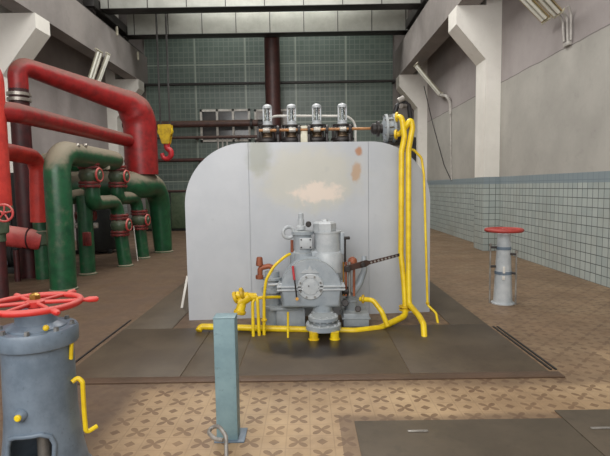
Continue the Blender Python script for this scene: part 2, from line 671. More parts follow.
# crane rails lie on the beams
for nm, x in (('right', 3.8), ('left', -6.5)):
    bm = bmesh.new()
    prism(bm, [(-.09, 0), (.09, 0), (.09, .03), (.02, .05), (.02, .12), (.06, .14), (.06, .19), (-.06, .19), (-.06, .14), (-.02, .12), (-.02, .05), (-.09, .03)],
          (x, Y0, 6.82), (1, 0, 0), (0, 0, 1), (0, YB - Y0, 0))
    single('crane_rail', bm, 'rail', 'dark steel crane rail along the top of the %s concrete beam' % nm, 'rail', (x, 8, 6.82), 'crane rails on the beams')

# windows in the glass block wall
def window(name, px0, px1, py0, py1, n, mat):
    a = P(px0, py1, YB - .1)
    b = P(px1, py0, YB - .1)
    x0, x1, z0, z1 = a.x, b.x, a.z, b.z
    fw = .085
    t = struct(name, shape(box, ((x0 + x1) / 2, YB - .075, (z0 + z1) / 2), (x1 - x0, .05, z1 - z0)), mat)
    bm = bmesh.new()
    for i in range(n + 1):
        x = x0 + (x1 - x0) * i / n
        box(bm, (x, YB - .11, (z0 + z1) / 2), (fw, .06, z1 - z0 + fw))
    for z in (z0, z1):
        box(bm, ((x0 + x1) / 2, YB - .11, z), (x1 - x0 + fw, .06, fw))
    f = link('window_frame', bm, 'white', t)
    return t


window('window_1', 202, 249, 110, 141, 3, 'pane')
window('window_2', 256, 291, 110, 141, 2, 'panepale')

# ------------------------------------------------------------------ floor plates and slots
def plate(x0, x1, y0, y1, mat, label, t=.008):
    return single('floor_plate', shape(box, ((x0 + x1) / 2, (y0 + y1) / 2, t / 2), (x1 - x0 - .006, y1 - y0 - .006, t), .002), mat, label, 'floor plate',
                  ((x0 + x1) / 2, (y0 + y1) / 2, 0) if mat != 'plateoil' else None)


plate(-2.12, -1.1, 4.05, 5.5, 'plate', 'dark steel floor plate at the front left of the casing, nearest the green pipes')
plate(-1.1, -.62, 4.05, 5.5, 'plate2', 'narrow dark steel floor plate behind the blue-grey post')
plate(-.62, .86, 4.05, 5.5, 'plateoil', 'oil-stained steel floor plate under the grey pump unit')
plate(.86, 2.04, 4.05, 5.5, 'plate', 'dark steel floor plate at the right, where a yellow pipe enters')
plate(-2.12, -1.56, 5.5, 11, 'plate2', 'long dark steel plate beside the left side of the casing')
plate(1.62, 2.04, 5.5, 11, 'plate2', 'long dark steel plate beside the right side of the casing')
plate(.3, 1.72, .6, 3.22, 'plate2', 'grey steel cover plate in the front right corner, one lifting slot showing')
plate(1.72, 3.3, .6, 3.34, 'plate2', 'grey steel cover plate at the right picture edge')
# kerb strip along the front of the pit and the slot rails at its sides
single('kerb_strip', shape(box, (-.04, 3.985, .006), (4.3, .12, .012), .003), 'plateedge', 'rust-brown steel strip between the plates and the patterned tiles', 'floor strip', (-.04, 3.985, 0))
for x, y0, y1, lb in ((2.1, 4.1, 5.4, 'dark double slot rail in the floor right of the steel plates'), (-2.16, 4.3, 5.9, 'dark slot rail in the floor left of the steel plates')):
    bm = bmesh.new()
    box(bm, (x - .022, (y0 + y1) / 2, .005), (.018, y1 - y0, .01))
    if x > 0:
        box(bm, (x + .022, (y0 + y1) / 2, .005), (.018, y1 - y0, .01))
    single('slot_rail', bm, 'black', lb, 'floor rail', (x, (y0 + y1) / 2, 0))
for px, py, y in ((418, 431, 0), (601, 428, 0)):
    v = P(px, py, 3.0)
    q = EYE + (v - EYE) * (1.59 / (EYE.z - v.z))
    single('lifting_slot', shape(box, (q.x, q.y, .011), (.13, .022, .006), .002), 'rod', 'thin steel lifting bar on the %s' % ('left part of the front cover plate' if px < 500 else 'cover plate at the right picture edge'), 'lifting bar', (q.x, q.y, .008))

# ------------------------------------------------------------------ turbine casing
cas = thing('turbine_casing', 'large silver-grey sheet casing with rounded top corners, stained in the middle', 'turbine casing', (.04, 5.98, 0))
cas.rotation_euler.z = math.radians(4.5)
W2, H, RC = 1.5, 2.14, .74


def dome(x0, x1, inset=0.0):
    """outline of the casing between two local x positions"""
    def top(x):
        e = W2 - inset - RC
        if abs(x) <= e:
            return H - inset
        d = min(abs(x) - e, RC)
        return H - inset - RC + math.sqrt(max(RC * RC - d * d, 0))
    n = 26
    if x0 < -W2 + inset + 1e-6 or x1 > W2 - inset - 1e-6:
        # arc sampled by angle at the outer end
        pts = [(x0, 0), (x1, 0)]
        if x1 > 0:
            pts += [(x1 - RC + RC * math.cos(a * PI / 2 / n), H - inset - RC + RC * math.sin(a * PI / 2 / n)) for a in range(n + 1)]
            pts += [(x0, H - inset)]
        else:
            pts += [(x1, H - inset)]
            pts += [(x0 + RC - RC * math.sin(a * PI / 2 / n), H - inset - RC + RC * math.cos(a * PI / 2 / n)) for a in range(n + 1)]
        return pts
    return [(x0, 0), (x1, 0), (x1, top(x1)), (x0, top(x0))]


n = 26
full = [(-W2, 0), (W2, 0)] + [(W2 - RC + RC * math.cos(a * PI / 2 / n), H - RC + RC * math.sin(a * PI / 2 / n)) for a in range(n + 1)] \
    + [(-W2 + RC - RC * math.sin(a * PI / 2 / n), H - RC + RC * math.cos(a * PI / 2 / n)) for a in range(n + 1)]
bm = bmesh.new()
prism(bm, [(a * .998, b * .999) for a, b in full], (0, .012, 0), (1, 0, 0), (0, 0, 1), (0, 3.4, 0))
link('casing_shell', bm, 'casing', cas, False)
for a, b in ((-W2, -.734), (-.728, .722), (.728, W2)):
    bm = bmesh.new()
    prism(bm, dome(a, b), (0, 0, 0), (1, 0, 0), (0, 0, 1), (0, .012, 0))
    link('front_panel', bm, 'casing', cas, False)
# pale prop bar at the left foot
a, b = P(187.5, 276, 6.6), P(181.5, 301, 6.45)
b.z = .01
single('leaning_strip', shape(box, (a + b) / 2, (.035, .012, (a - b).length), .003, (a - b).to_track_quat('Z', 'Y').to_matrix()), 'white', 'thin pale strip leaning against the left side of the casing', 'strip', b)

# ------------------------------------------------------------------ valve gear on the casing
VY = 6.45
VZ = H + .001
s = VY / F
v0 = thing('steam_valve', 'glass-capped steam valve on the casing, leftmost of the four', 'valve', P(268, 141, VY), 'steam valves on top of the casing')
v0.location.z = VZ
L = shape(lathe, (0, 0, 0), (0, 0, 1), [(.13, 0), (.13, .045), (.155, .05), (.155, .08), (.12, .085), (.11, .1)])
link('base_flange', L, 'dark', v0, False)
L = shape(lathe, (0, 0, .1), (0, 0, 1), [(.08, 0), (.08, .02), (.06, .03), (.06, .06), (.085, .065), (.085, .085), (.06, .09)])
link('bonnet', L, 'brassd', v0, False)
bm = bmesh.new()
for a in range(4):
    q = PI / 4 + a * PI / 2
    cyl(bm, (.115 * math.cos(q), .115 * math.sin(q), .04), (.1 * math.cos(q), .1 * math.sin(q), .25), .014, seg=8)
for sx in (-.12, .12):
    box(bm, (sx, 0, .17), (.035, .06, .17), .005)
lathe(bm, (0, 0, .235), (0, 0, 1), [(.06, 0), (.13, .005), (.13, .022), (.06, .027)], 20)
link('yoke', bm, 'dark', v0, False)
L = shape(lathe, (0, 0, .19), (0, 0, 1), [(.05, 0), (.066, .01), (.07, .05), (.066, .08), (.058, .105)])
link('dome_cap', L, 'greyl', v0, False)
bm = bmesh.new()
for sx in (-1, 1):
    box(bm, (sx * .05, 0, .39), (.018, .05, .2), .003)
lathe(bm, (0, 0, .29), (0, 0, 1), [(.062, 0), (.062, .02), (.058, .022)])
lathe(bm, (0, 0, .475), (0, 0, 1), [(.062, 0), (.062, .025), (.045, .045), (.02, .055)])
link('cage', bm, 'greyl', v0, False)
link('gauge_glass', shape(lathe, (0, 0, .31), (0, 0, 1), [(.038, 0), (.038, .165)]), 'glass', v0, False)
link('spindle', shape(lathe, (0, 0, .3), (0, 0, 1), [(.012, 0), (.012, .18)], 10), 'grey', v0, False)
for px, lb in ((292, 'glass-capped steam valve on the casing, second from the left'), (317, 'glass-capped steam valve on the casing, third from the left'), (342.5, 'glass-capped steam valve on the casing, nearest the servo drum')):
    q = P(px, 141, VY)
    q.z = VZ
    dup(v0, q, lb)

sh = thing('cam_shaft', 'thin bronze shaft running across the four steam valves', 'shaft', P(260, 130, VY - .16))
bm = bmesh.new()
A, B = P(259, 130.5, VY - .16), P(373, 128.5, VY - .16)
cyl(bm, A, B, .018, seg=12)
link('rod', bm, 'bronze', sh)
for px in (266.5, 292.5, 317, 343):
    c = A.lerp(B, (px - 259) / 114)
    bm = bmesh.new()
    cyl(bm, c - Vector((.045, 0, 0)), c + Vector((.045, 0, 0)), .03, seg=14, bev=.005)
    link('collar', bm, 'silver', sh)
for px in (300, 306):
    c = A.lerp(B, (px - 259) / 114)
for px in (278, 299, 309, 327, 350):
    c = A.lerp(B, (px - 259) / 114)
    bm = bmesh.new()
    cyl(bm, c - Vector((.018, 0, 0)), c + Vector((.018, 0, 0)), .055, seg=16, bev=.005)
    box(bm, (c.x, c.y + .02, (c.z + VZ) / 2), (.03, .05, c.z - VZ), .004)
    link('bearing_bracket', bm, 'dark', sh)
bm = bmesh.new()
c = A.lerp(B, 45 / 114)
box(bm, (c.x, c.y + .03, (c.z + .05 + VZ) / 2), (.09, .07, c.z + .05 - VZ), .008)
link('pillow_block', bm, 'lampw', sh)

wp = single('white_pipe', shape(tube, [P(265, 147, VY + .3), P(265, 116, VY + .3), P(355.5, 116, VY + .3), P(355.5, 147, VY + .3)], .016, .17, 10), 'white',
            'thin white pipe bent down at the right, behind the steam valves', 'pipe', P(265, 147, VY + .3))

# servo drum at the right end of the shaft
SY = 6.2
sv = thing('servo_drum', 'grey flanged servo drum on the right shoulder of the casing', 'servo motor', P(388, 143, SY))
c0, c1 = P(371, 129, SY), P(399, 128, SY)
ax = (c1 - c0).normalized()
u = SY / F
link('shaft_gland', shape(lathe, c0, ax, [(.045, 0), (.07, .02), (.07, .06), (.1, .07), (.1, .1), (.06, .11), (.06, .2)]), 'dark', sv)
dr = link('drum', shape(lathe, c0 + ax * .14, ax, [(.08, 0), (.12, .02), (.175, .03), (.175, .06), (.14, .065), (.14, .12), (.175, .125), (.175, .155), (.13, .17), (.1, .22), (.05, .23)]), 'grey', sv)
bm = bmesh.new()
x_, y_, z_ = frame(ax)
for i in range(10):
    a = 2 * PI * i / 10
    d = x_ * math.cos(a) + y_ * math.sin(a)
    cyl(bm, c0 + ax * .155 + d * .157, c0 + ax * .32 + d * .157, .011, seg=8)
link('bolts', bm, 'bolt', sv)
bm = bmesh.new()
box(bm, P(392, 140, SY + .1), (.2, .2, .14), .01)
link('saddle', bm, 'dark', sv)
bm = bmesh.new()
tube(bm, [P(395, 113, SY + .1), P(397, 106, SY + .1), P(403, 101, SY + .1), P(409, 106, SY + .12), P(411, 122, SY + .15), P(412, 145, SY + .15)], .03, .05, 10)
box(bm, P(412, 154, SY + .17), (.1, .06, .42), .01)
link('lever_bracket', bm, 'black', sv)
bm = bmesh.new()
cyl(bm, P(401, 106, SY), P(405, 106, SY + .1), .03, seg=12)
cyl(bm, P(398, 101, SY + .05), P(404, 98, SY + .05), .035, seg=12)
link('clevis', bm, 'rod', sv)

# ------------------------------------------------------------------ yellow oil pipes
PY = 5.9
FP = 5.15


def flange(bm, p, ax, r, t):
    ax = Vector(ax).normalized()
    cyl(bm, Vector(p) - ax * t / 2, Vector(p) + ax * t / 2, r, seg=18, bev=min(t * .2, .006))


A1 = [P(397, 117, SY - .2), P(402, 117, PY - .02), P(404.5, 137, PY - .02), P(401.5, 152, PY - .02), P(401, 255, PY - .1), P(404, 283, 5.75), P(405.5, 308, 5.7)]
y1 = thing('oil_pipe', 'tall yellow pipe from the upper drum flange, turning left along the floor behind the post', 'pipe', P(405, 320, 5.6), 'yellow oil pipes')
bend = [P(405.5, 308, 5.7), P(405, 316, 5.6), P(380, 328, 5.38), P(355, 331, 5.28), P(201, 326.5, 5.38), P(198.5, 331, 5.34)]
link('riser', shape(tube, A1, .034, .08, 14), 'yellow', y1)
link('floor_run', shape(tube, bend, .036, .14, 14), 'yellow', y1)
bm = bmesh.new()
flange(bm, P(397, 117, SY - .19), (1, -.4, 0), .06, .03)
link('end_flange', bm, 'yellow', y1)
bm = bmesh.new()
flange(bm, P(405.3, 306.5, 5.7), (0, 0, 1), .075, .02)
flange(bm, P(405.3, 309.5, 5.7), (0, 0, 1), .075, .02)
link('pipe_joint', bm, 'yellowd', y1)

y2 = thing('oil_pipe', 'yellow pipe from the lower drum flange, its foot turning right into the floor', 'pipe', P(410, 310, 5.6), 'yellow oil pipes')
B1 = [P(396, 134.5, SY - .2), P(400, 134, 6.0), P(406.5, 126, 5.86), P(411, 118, 5.86), P(412.5, 128, 5.86), P(408.5, 150, 5.84), P(408.5, 255, 5.75), P(409, 304, 5.65), P(419, 316, 5.4), P(423.5, 324, 5.2), P(424.5, 339, 5.06)]
B1[-1].z = -.02
link('riser', shape(tube, B1, .033, .07, 14), 'yellow', y2)
bm = bmesh.new()
flange(bm, P(396, 134.5, SY - .19), (1, -.4, 0), .06, .03)
link('end_flange', bm, 'yellow', y2)

y3 = thing('drain_pipe', 'thin yellow pipe arching over the right edge of the casing down to the floor', 'pipe', P(438, 322, 5.6), 'yellow oil pipes')
C1 = [P(408, 149, 5.95), P(414, 150, 5.95), P(421.5, 158, 5.95), P(424, 175, 5.93), P(427.5, 305, 5.75), P(436, 313, 5.68), P(438, 323, 5.6)]
C1[-1].z = -.01
link('pipe_run', shape(tube, C1, .015, .06, 10), 'yellow', y3)
bm = bmesh.new()
flange(bm, P(427.5, 303, 5.75), (0, 0, 1), .022, .03)
link('coupling', bm, 'yellowd', y3)

# ------------------------------------------------------------------ pump and governor unit
GY = 5.25
g_ = GY / F


def G(px, py, d=0):
    return P(px, py, GY + d)


gov = thing('oil_pump_unit', 'grey cast oil pump and governor standing before the casing', 'pump', (G(316, 330).x, GY + .3, 0))


def gpart(name, bm, mat='grey', parent=gov):
    return link(name, bm, mat, parent)


# domed gear housing
c = G(311, 287)
w = 30 * g_
pts = [(-w, -.235), (w, -.235), (w, -.02)] + [(w * math.cos(a * PI / 24), -.02 + .315 * math.sin(a * PI / 24)) for a in range(1, 24)] + [(-w, -.02)]
bm = bmesh.new()
prism(bm, pts, (c.x, GY, c.z), (1, 0, 0), (0, 0, 1), (0, .5, 0))
es = [e for e in bm.edges if abs(e.verts[0].co.y - GY) < .001 and abs(e.verts[1].co.y - GY) < .001]
bmesh.ops.bevel(bm, geom=es, offset=.045, segments=4, affect='EDGES', profile=.5)
gpart('gear_housing', bm)
bm = bmesh.new()
box(bm, (c.x, GY + .2, c.z + .005), (2 * w + .1, .44, .02), .004)
box(bm, (c.x, GY + .2, c.z - .03), (2 * w + .1, .44, .02), .004)
for sx in (-1, 1):
    for sy in (.05, .2):
        cyl(bm, (c.x + sx * (w + .03), GY + sy, c.z - .055), (c.x + sx * (w + .03), GY + sy, c.z + .035), .012, seg=8)
gpart('split_flange', bm, 'greyl')
bm = bmesh.new()
prism(bm, [(w * 1.03 * math.cos(a * PI / 24), .335 * math.sin(a * PI / 24)) for a in range(25)], (c.x, GY + .13, c.z - .02), (1, 0, 0), (0, 0, 1), (0, .04, 0))
gpart('rim_flange', bm)
cv_ = G(310.5, 287, -.02)
co = gpart('round_cover', shape(lathe, (cv_.x, GY + .01, cv_.z), (0, -1, 0), [(.143, 0), (.143, .022), (.135, .03), (.1, .03), (.096, .022), (.09, .022), (.085, .035), (.04, .04), (0, .04)], 36), 'greyl')
bm = bmesh.new()
for i in range(8):
    a = 2 * PI * (i + .5) / 8
    cyl(bm, (cv_.x + .118 * math.cos(a), GY - .012, cv_.z + .118 * math.sin(a)), (cv_.x + .118 * math.cos(a), GY - .034, cv_.z + .118 * math.sin(a)), .012, seg=6)
cyl(bm, (cv_.x - .02, GY - .02, cv_.z + .015), (cv_.x - .02, GY - .04, cv_.z + .015), .008, seg=6)
link('cover_bolts', bm, 'bolt', co)
# crown shaped lug above the cover
q = G(310, 273)
bm = bmesh.new()
prism(bm, [(-.1, 0), (.1, 0), (.05, .045), (.03, .03), (0, .085), (-.03, .03), (-.05, .045)], (q.x, GY - .012, q.z), (1, 0, 0), (0, 0, 1), (0, .06, 0))
gpart('crown_lug', bm, 'greyl')
# governor tower on top
tb = G(327.5, 262, .3)
top = shape(lathe, (tb.x, GY + .28, tb.z), (0, 0, 1), [(.18, -.1), (.18, .06), (.17, .1), (.165, .12), (.15, .13), (.148, .335), (.156, .34), (.156, .36)], 32)
gpart('governor_tower', top, 'greyl')
hx = shape(lathe, (tb.x - .03, GY + .28, tb.z + .36), (0, 0, 1), [(.13, 0), (.132, .012), (.132, .085), (.112, .105), (.045, .11), (.04, .128), (0, .132)], 6)
gpart('hexagonal_cap', hx, 'greyl')
bm = bmesh.new()
box(bm, (tb.x + .165, GY + .28, tb.z + .22), (.045, .12, .25), .01)
gpart('side_rib', bm)
a, b = G(290, 272, .14), G(342, 250, .14)
bm = bmesh.new()
box(bm, ((a.x + b.x) / 2, GY + .36, (a.z + b.z) / 2), (b.x - a.x, .34, b.z - a.z), .04)
gpart('shoulder', bm)
# left cylinder with stem and square cover
lb_ = G(303, 262, .25)
gpart('relay_cylinder', shape(lathe, (lb_.x, GY + .25, lb_.z - .05), (0, 0, 1), [(.12, 0), (.12, .16), (.1, .17), (.1, .36), (.125, .365), (.125, .4), (.06, .41)], 28), 'grey')
bm = bmesh.new()
box(bm, (lb_.x + .035, GY + .145, lb_.z + .225), (.14, .04, .12), .006)
sc_ = gpart('square_cover', bm, 'greyl')
bm = bmesh.new()
for sx in (-.05, .05):
    for sz in (-.042, .042):
        cyl(bm, (lb_.x + .035 + sx, GY + .13, lb_.z + .225 + sz), (lb_.x + .035 + sx, GY + .115, lb_.z + .225 + sz), .009, seg=8)
link('cover_bolts', bm, 'dark', sc_)
st = G(301, 228, .25)
gpart('stem', shape(lathe, (st.x, GY + .25, st.z - .02), (0, 0, 1), [(.05, 0), (.05, .04), (.036, .05), (.036, .12), (.03, .125), (.03, .185), (.02, .19)], 18), 'greyl')
q = G(288.5, 232.5, .22)
gpart('lifting_ring', shape(torus, q, (.3, -1, 0), .062, .021, 28, 10), 'greyl')
q = G(308.5, 224.5, .15)
gpart('dark_knob', shape(cyl, q, q + Vector((0, .1, 0)), .032, seg=16, bev=.006), 'dark')
a, b = G(292, 240, .2), G(292, 252, .2)
gpart('copper_stub', shape(cyl, b, a, .017, seg=10), 'copper')
# red and black hand lever on the housing face
lv = gpart('hand_lever', shape(tube, [G(293.5, 268, -.03), G(295, 283, -.06), G(297, 300, -.06)], .008, .05, 8), 'dark')
link('red_grip', shape(tube, [G(292.8, 266, -.035), G(294.4, 280, -.062)], .013, .05, 10), 'hookred', lv)
link('end_nut', shape(cyl, G(297, 299, -.085), G(297, 299, -.04), .019, seg=6), 'brass', lv)
# neck and suction flanges below
nb = P(324, 333.5, 4.99)
NY = 5.17
hN = c.z - .235 - nb.z + .01
gpart('suction_neck', shape(lathe, (nb.x, NY, nb.z), (0, 0, 1), [(.185, 0), (.19, .005), (.19, .055), (.182, .06), (.115, .065), (.11, .085), (.115, .1), (.16, .105), (.16, .14), (.14, .145), (.1, .15)], 36), 'grey')
gpart('neck_throat', shape(lathe, (nb.x, NY + .2, nb.z + .08), (0, 0, 1), [(.13, 0), (.13, .05), (.112, .07), (.112, hN - .1), (.12, hN - .06)], 28), 'grey')
bm = bmesh.new()
for i in range(12):
    a = 2 * PI * (i + .5) / 12
    x, y = nb.x + .168 * math.cos(a), NY + .168 * math.sin(a)
    cyl(bm, (x, y, nb.z + .05), (x, y, nb.z + .075), .014, seg=6)
    x, y = nb.x + .138 * math.cos(a), NY + .138 * math.sin(a)
    cyl(bm, (x, y, nb.z + .09), (x, y, nb.z + .155), .011, seg=6)
gpart('flange_bolts', bm, 'greyl')
for px in (313.5, 333.5):
    q = G(px, 333, .02)
    bm = bmesh.new()
    cyl(bm, (q.x, 5.02, 0), (q.x, 5.02, nb.z + .01), .047, seg=20)
    cyl(bm, (q.x, 5.02, 0), (q.x, 5.02, .012), .058, seg=20)
    gpart('yellow_foot_pipe', bm, 'yellow')
# left plinth and left bearing stack
a, b = G(276, 330, .1), G(305, 309, .1)
bm = bmesh.new()
box(bm, ((a.x + b.x) / 2, GY + .4, (b.z) / 2), (b.x - a.x, .42, b.z), .012)
box(bm, ((a.x + b.x) / 2 - .05, GY + .4, b.z - .02), (b.x - a.x + .03, .46, .03), .006)
gpart('pedestal', bm, 'grey')
q = G(272.5, 331, .2)
z0 = 0
bm = bmesh.new()
lathe(bm, (q.x, GY + .32, 0), (0, 0, 1), [(.12, 0), (.12, .03), (.09, .035), (.09, .22), (.125, .225), (.125, .25), (.09, .255), (.09, .4), (.125, .405), (.125, .425), (.125, .43), (.125, .455), (.08, .46), (.08, .54), (.11, .545), (.11, .57), (.085, .575), (.085, .64), (.05, .65)], 24)
gpart('left_bearing_stack', bm)
q2 = G(279, 284, .1)
gpart('thermometer_pocket', shape(tube, [G(268, 285, .12), G(282, 284, .12)], .016, .05, 10), 'greyl')
bm = bmesh.new()
tube(bm, [G(260, 276, .25), G(260, 268, .25), G(269, 266, .25), G(274, 268, .25)], .03, .04, 12)
cyl(bm, G(259.5, 266, .25), G(259.5, 257, .25), .042, .034, seg=12, bev=.008)
cyl(bm, G(259.5, 279, .25), G(259.5, 275, .25), .045, seg=12, bev=.006)
gpart('rusty_valve', bm, 'copper')
# right plinth, bracket and links
a, b = G(344, 330, .15), G(370, 315, .15)
bm = bmesh.new()
box(bm, ((a.x + b.x) / 2, GY + .4, b.z / 2), (b.x - a.x, .36, b.z), .012)
box(bm, ((a.x + b.x) / 2, GY + .4, b.z * .62), (b.x - a.x + .03, .38, .02), .005)
gpart('right_pedestal', bm)
q = G(352, 315, .25)
bm = bmesh.new()
lathe(bm, (q.x, GY + .36, q.z - .01), (0, 0, 1), [(.1, 0), (.1, .03), (.07, .05), (.07, .14), (.09, .15), (.09, .18), (.06, .19), (.05, .24), (.075, .25), (.075, .28), (.05, .29)], 22)
gpart('right_valve_body', bm)
q = G(346, 300, .2)
bm = bmesh.new()
cyl(bm, G(342, 291, .15), G(349, 291, .15), .05, seg=14, bev=.008)
cyl(bm, G(345, 303, .1), G(345, 303, .2), .04, seg=14, bev=.006)
cyl(bm, G(358, 309, .12), G(358, 309, .2), .035, seg=12, bev=.006)
gpart('packing_nuts', bm, 'dark')
bm = bmesh.new()
tube(bm, [G(364, 256, .35), G(364.5, 270, .32), G(359, 284, .3), G(352, 293, .28)], (.028, .05), .12, 12)
gpart('lever_bracket', bm)
for px, mt, r in ((346, 'copper', .012), (349.5, 'rod', .014), (354, 'copper', .014), (343.5, 'brass', .01)):
    bm = bmesh.new()
    cyl(bm, G(px, 296, .12), G(px, 262, .12), r, seg=10)
    gpart('link_rod', bm, mt)
bm = bmesh.new()
lathe(bm, G(352.5, 270, .2), (0, 0, 1), [(.02, 0), (.05, .03), (.055, .09), (.045, .13), (.015, .15)], 18)
gpart('copper_oil_cup', bm, 'copper')
bm = bmesh.new()
cyl(bm, G(345, 264, .25), G(345, 239, .25), .012, seg=10)
box(bm, G(345.5, 238, .25), (.1, .03, .035), .008)
gpart('tee_key', bm, 'dark')
# perforated control lever to the right
a, b = G(344, 269.5, .05), G(405, 253.5, .2)
d = (b - a).normalized()
up = Vector((0, 0, 1))
lvr = gpart('control_lever', shape(prism, [(0, -.03), (.26, -.034), (.30, -.02), (.66, -.016), (.66, .016), (.30, .02), (.26, .04), (0, .03)], a, d, up, (0, .02, 0)), 'darkbrown')
bm = bmesh.new()
for i in range(8):
    p = a + d * (.32 + i * .043)
    cyl(bm, p + Vector((0, -.012, 0)), p + Vector((0, .03, 0)), .0115, seg=10)
link('lever_pins', bm, 'rod', lvr)
bm = bmesh.new()
cyl(bm, a + d * .04 + Vector((0, -.04, 0)), a + d * .04 + Vector((0, .05, 0)), .034, seg=14, bev=.006)
cyl(bm, a + d * .22 + Vector((0, -.03, 0)), a + d * .22 + Vector((0, .05, 0)), .026, seg=14, bev=.006)
link('pivot', bm, 'dark', lvr)
# yellow elbow at the right of the unit
ye = thing('oil_pipe', 'short yellow elbow pipe leaving the right side of the grey pump unit', 'pipe', G(388, 325, .1), 'yellow oil pipes')
link('pipe_run', shape(tube, [G(360, 299, .2), G(373, 300, .12), G(382, 312, .05), G(387.5, 326, .02)], .028, .1, 12), 'yellow', ye)
bm = bmesh.new()
flange(bm, G(363, 299, .19), (1, -.2, 0), .05, .03)
link('end_flange', bm, 'yellowd', ye)

# yellow filter and its tubes at the left of the unit
ft = thing('oil_filter', 'yellow twin-branched strainer fitting left of the pump unit', 'filter', G(240, 300, .02))
bm = bmesh.new()
cyl(bm, G(238.5, 303, -.05), G(250, 296, -.05), .055, seg=16, bev=.006)
tube(bm, [G(236, 295, -.05), G(243, 296, -.05), G(256, 297, -.02)], .042, .03, 14)
cyl(bm, G(240, 311, -.07), G(243, 299, -.05), .052, .046, seg=16)
link('strainer_body', bm, 'yellow', ft)
for a, b in ((G(234.5, 301, -.06), G(236.5, 294, -.06)), (G(237, 311.5, -.07), G(242.5, 312.5, -.07)), (G(241, 291, -.06), G(243.5, 296, -.06))):
    bm = bmesh.new()
    ax_ = (b - a)
    m = (a + b) / 2
    if abs(ax_.x) > abs(ax_.z):
        flange(bm, m, (0.25, 0, 1), 0.066, .036)
    else:
        flange(bm, m, (1, 0, .35), 0.066, .036)
    link('end_flange', bm, 'yellowd', ft)
ty = thing('tube_bundle', 'three upright yellow tubes beside the strainer, bent over at the top', 'pipe', G(257, 340, 0), 'yellow oil pipes')
for pts in ([G(280, 297, .12), G(262, 297.5, -.02), G(252.5, 299, -.05), G(253.5, 341.5, -.09)], [G(256, 296, -.03), G(257.5, 300, -.05), G(259.5, 341, -.07)], [G(264, 296, -.03), G(264.3, 341, -.05)]):
    pts[-1].z = max(pts[-1].z, 0)
    link('tube', shape(tube, pts, .018, .06, 12), 'yellow', ty)
bm = bmesh.new()
flange(bm, G(264.2, 320, -.045), (0, 0, 1), .032, .025)
link('coupling', bm, 'yellowd', ty)
yc = single('curved_oil_tube', shape(tube, [G(264, 297, -.02), G(266, 280, -.02), G(274, 266, .0), G(285, 256.5, .08), G(290, 254, .14)], .016, .2, 12), 'yellow',
            'curved yellow tube rising from the tubes to the left cylinder of the pump', 'pipe', G(264, 297, -.02), 'yellow oil pipes')
dp = single('drip_tube', shape(tube, [G(288, 312, -.03), G(288, 330, -.05), G(288, 350, -.3)], .012, .05, 10), 'yellow', 'thin yellow drip tube hanging below the pump housing', 'pipe', G(288, 312, -.03), 'yellow oil pipes')

# ------------------------------------------------------------------ foreground post and bent rod
bx_ = thing('steel_post', 'square blue-grey steel post standing on the patterned tiles', 'post', (-.52, 3.02, 0))
hh = P(227, 318, 3.0).z
link('post_tube', shape(box, (-.525, 3.04, hh / 2), (.135, .12, hh), .006), 'post', bx_)
link('post_cap', shape(box, (-.525, 3.04, hh + .003), (.137, .122, .006), .002), 'post', bx_)
link('base_plate', shape(box, (-.51, 3.05, .005), (.19, .18, .01), .002), 'greyd', bx_)
pts = [P(226.5, 462, 2.55), P(226, 436, 2.7), P(219, 426, 2.75), P(211, 427, 2.78), P(208.5, 433, 2.72), P(215, 439, 2.66), P(223, 440, 2.64)]
pts[0].z = 0
single('bent_rod', shape(tube, pts, .012, .05, 10), 'rod', 'bent grey steel rod looped at its top, in front of the post', 'rod', pts[0])

# ------------------------------------------------------------------ handwheel stands
def ring_bolts(bm, c, R, n, r, h, a0=0):
    for i in range(n):
        a = a0 + 2 * PI * i / n
        p = Vector(c) + Vector((R * math.cos(a), R * math.sin(a), 0))
        cyl(bm, p, p + Vector((0, 0, h)), r, r * .8, seg=6)


HX, HY = -1.485, 2.62
hw = thing('handwheel_stand', 'large blue-grey valve stand with a red spoked handwheel, front left', 'valve stand', (HX, HY, 0))
px1 = HY / F
zt = P(34, 326.5, HY).z
col_prof = [(.25, 0), (.25, .03), (.228, .06), (.208, .16), (.193, .28), (.184, .4), (.178, zt - .09)]
# column body, hollow, with an arched opening facing the front
def prof_r(z):
    for (ra, za), (rb, zb) in zip(col_prof, col_prof[1:]):
        if z <= zb:
            return ra + (rb - ra) * (z - za) / max(zb - za, 1e-6)
    return col_prof[-1][0]


ARCH = [(-.115, 0), (-.115, .27), (-.1, .315), (-.06, .33), (.06, .337), (.1, .315), (.115, .27), (.115, 0)]


def arch_top(x):
    for (xa, za), (xb, zb) in zip(ARCH[1:-1], ARCH[2:-1]):
        if xa <= x <= xb:
            return za + (zb - za) * (x - xa) / max(xb - xa, 1e-6)
    return 0


bm = bmesh.new()
zs = [i * (zt - .09) / 90 for i in range(91)]
SG = 144
rows = []
for z in zs:
    rr = prof_r(z)
    rows.append([bm.verts.new((HX + rr * math.cos(2 * PI * i / SG), HY + rr * math.sin(2 * PI * i / SG), z)) for i in range(SG)])
for a, b in zip(rows, rows[1:]):
    for i in range(SG):
        j = (i + 1) % SG
        mx = (a[i].co.x + a[j].co.x) / 2 - HX - .02
        mz = (a[i].co.z + b[i].co.z) / 2
        if a[i].co.y < HY and abs(mx) < .115 and mz < arch_top(mx):
            continue
        bm.faces.new((a[i], a[j], b[j], b[i]))
ob = link('column', bm, 'greyd', hw)
sd = ob.modifiers.new('wall', 'SOLIDIFY')
sd.thickness = .016
sd.offset = -1
bm = bmesh.new()
path = [Vector((HX + .02 + a, 0, b)) for a, b in ARCH]
path = [p for a, b in zip(path, path[1:]) for p in (a, a.lerp(b, .33), a.lerp(b, .66))] + [path[-1]]
for p in path:
    rr = prof_r(p.z)
    p.y = HY - math.sqrt(max(rr * rr - (p.x - HX) ** 2, .001))
tube(bm, path, .013, .03, 10, raw=True)
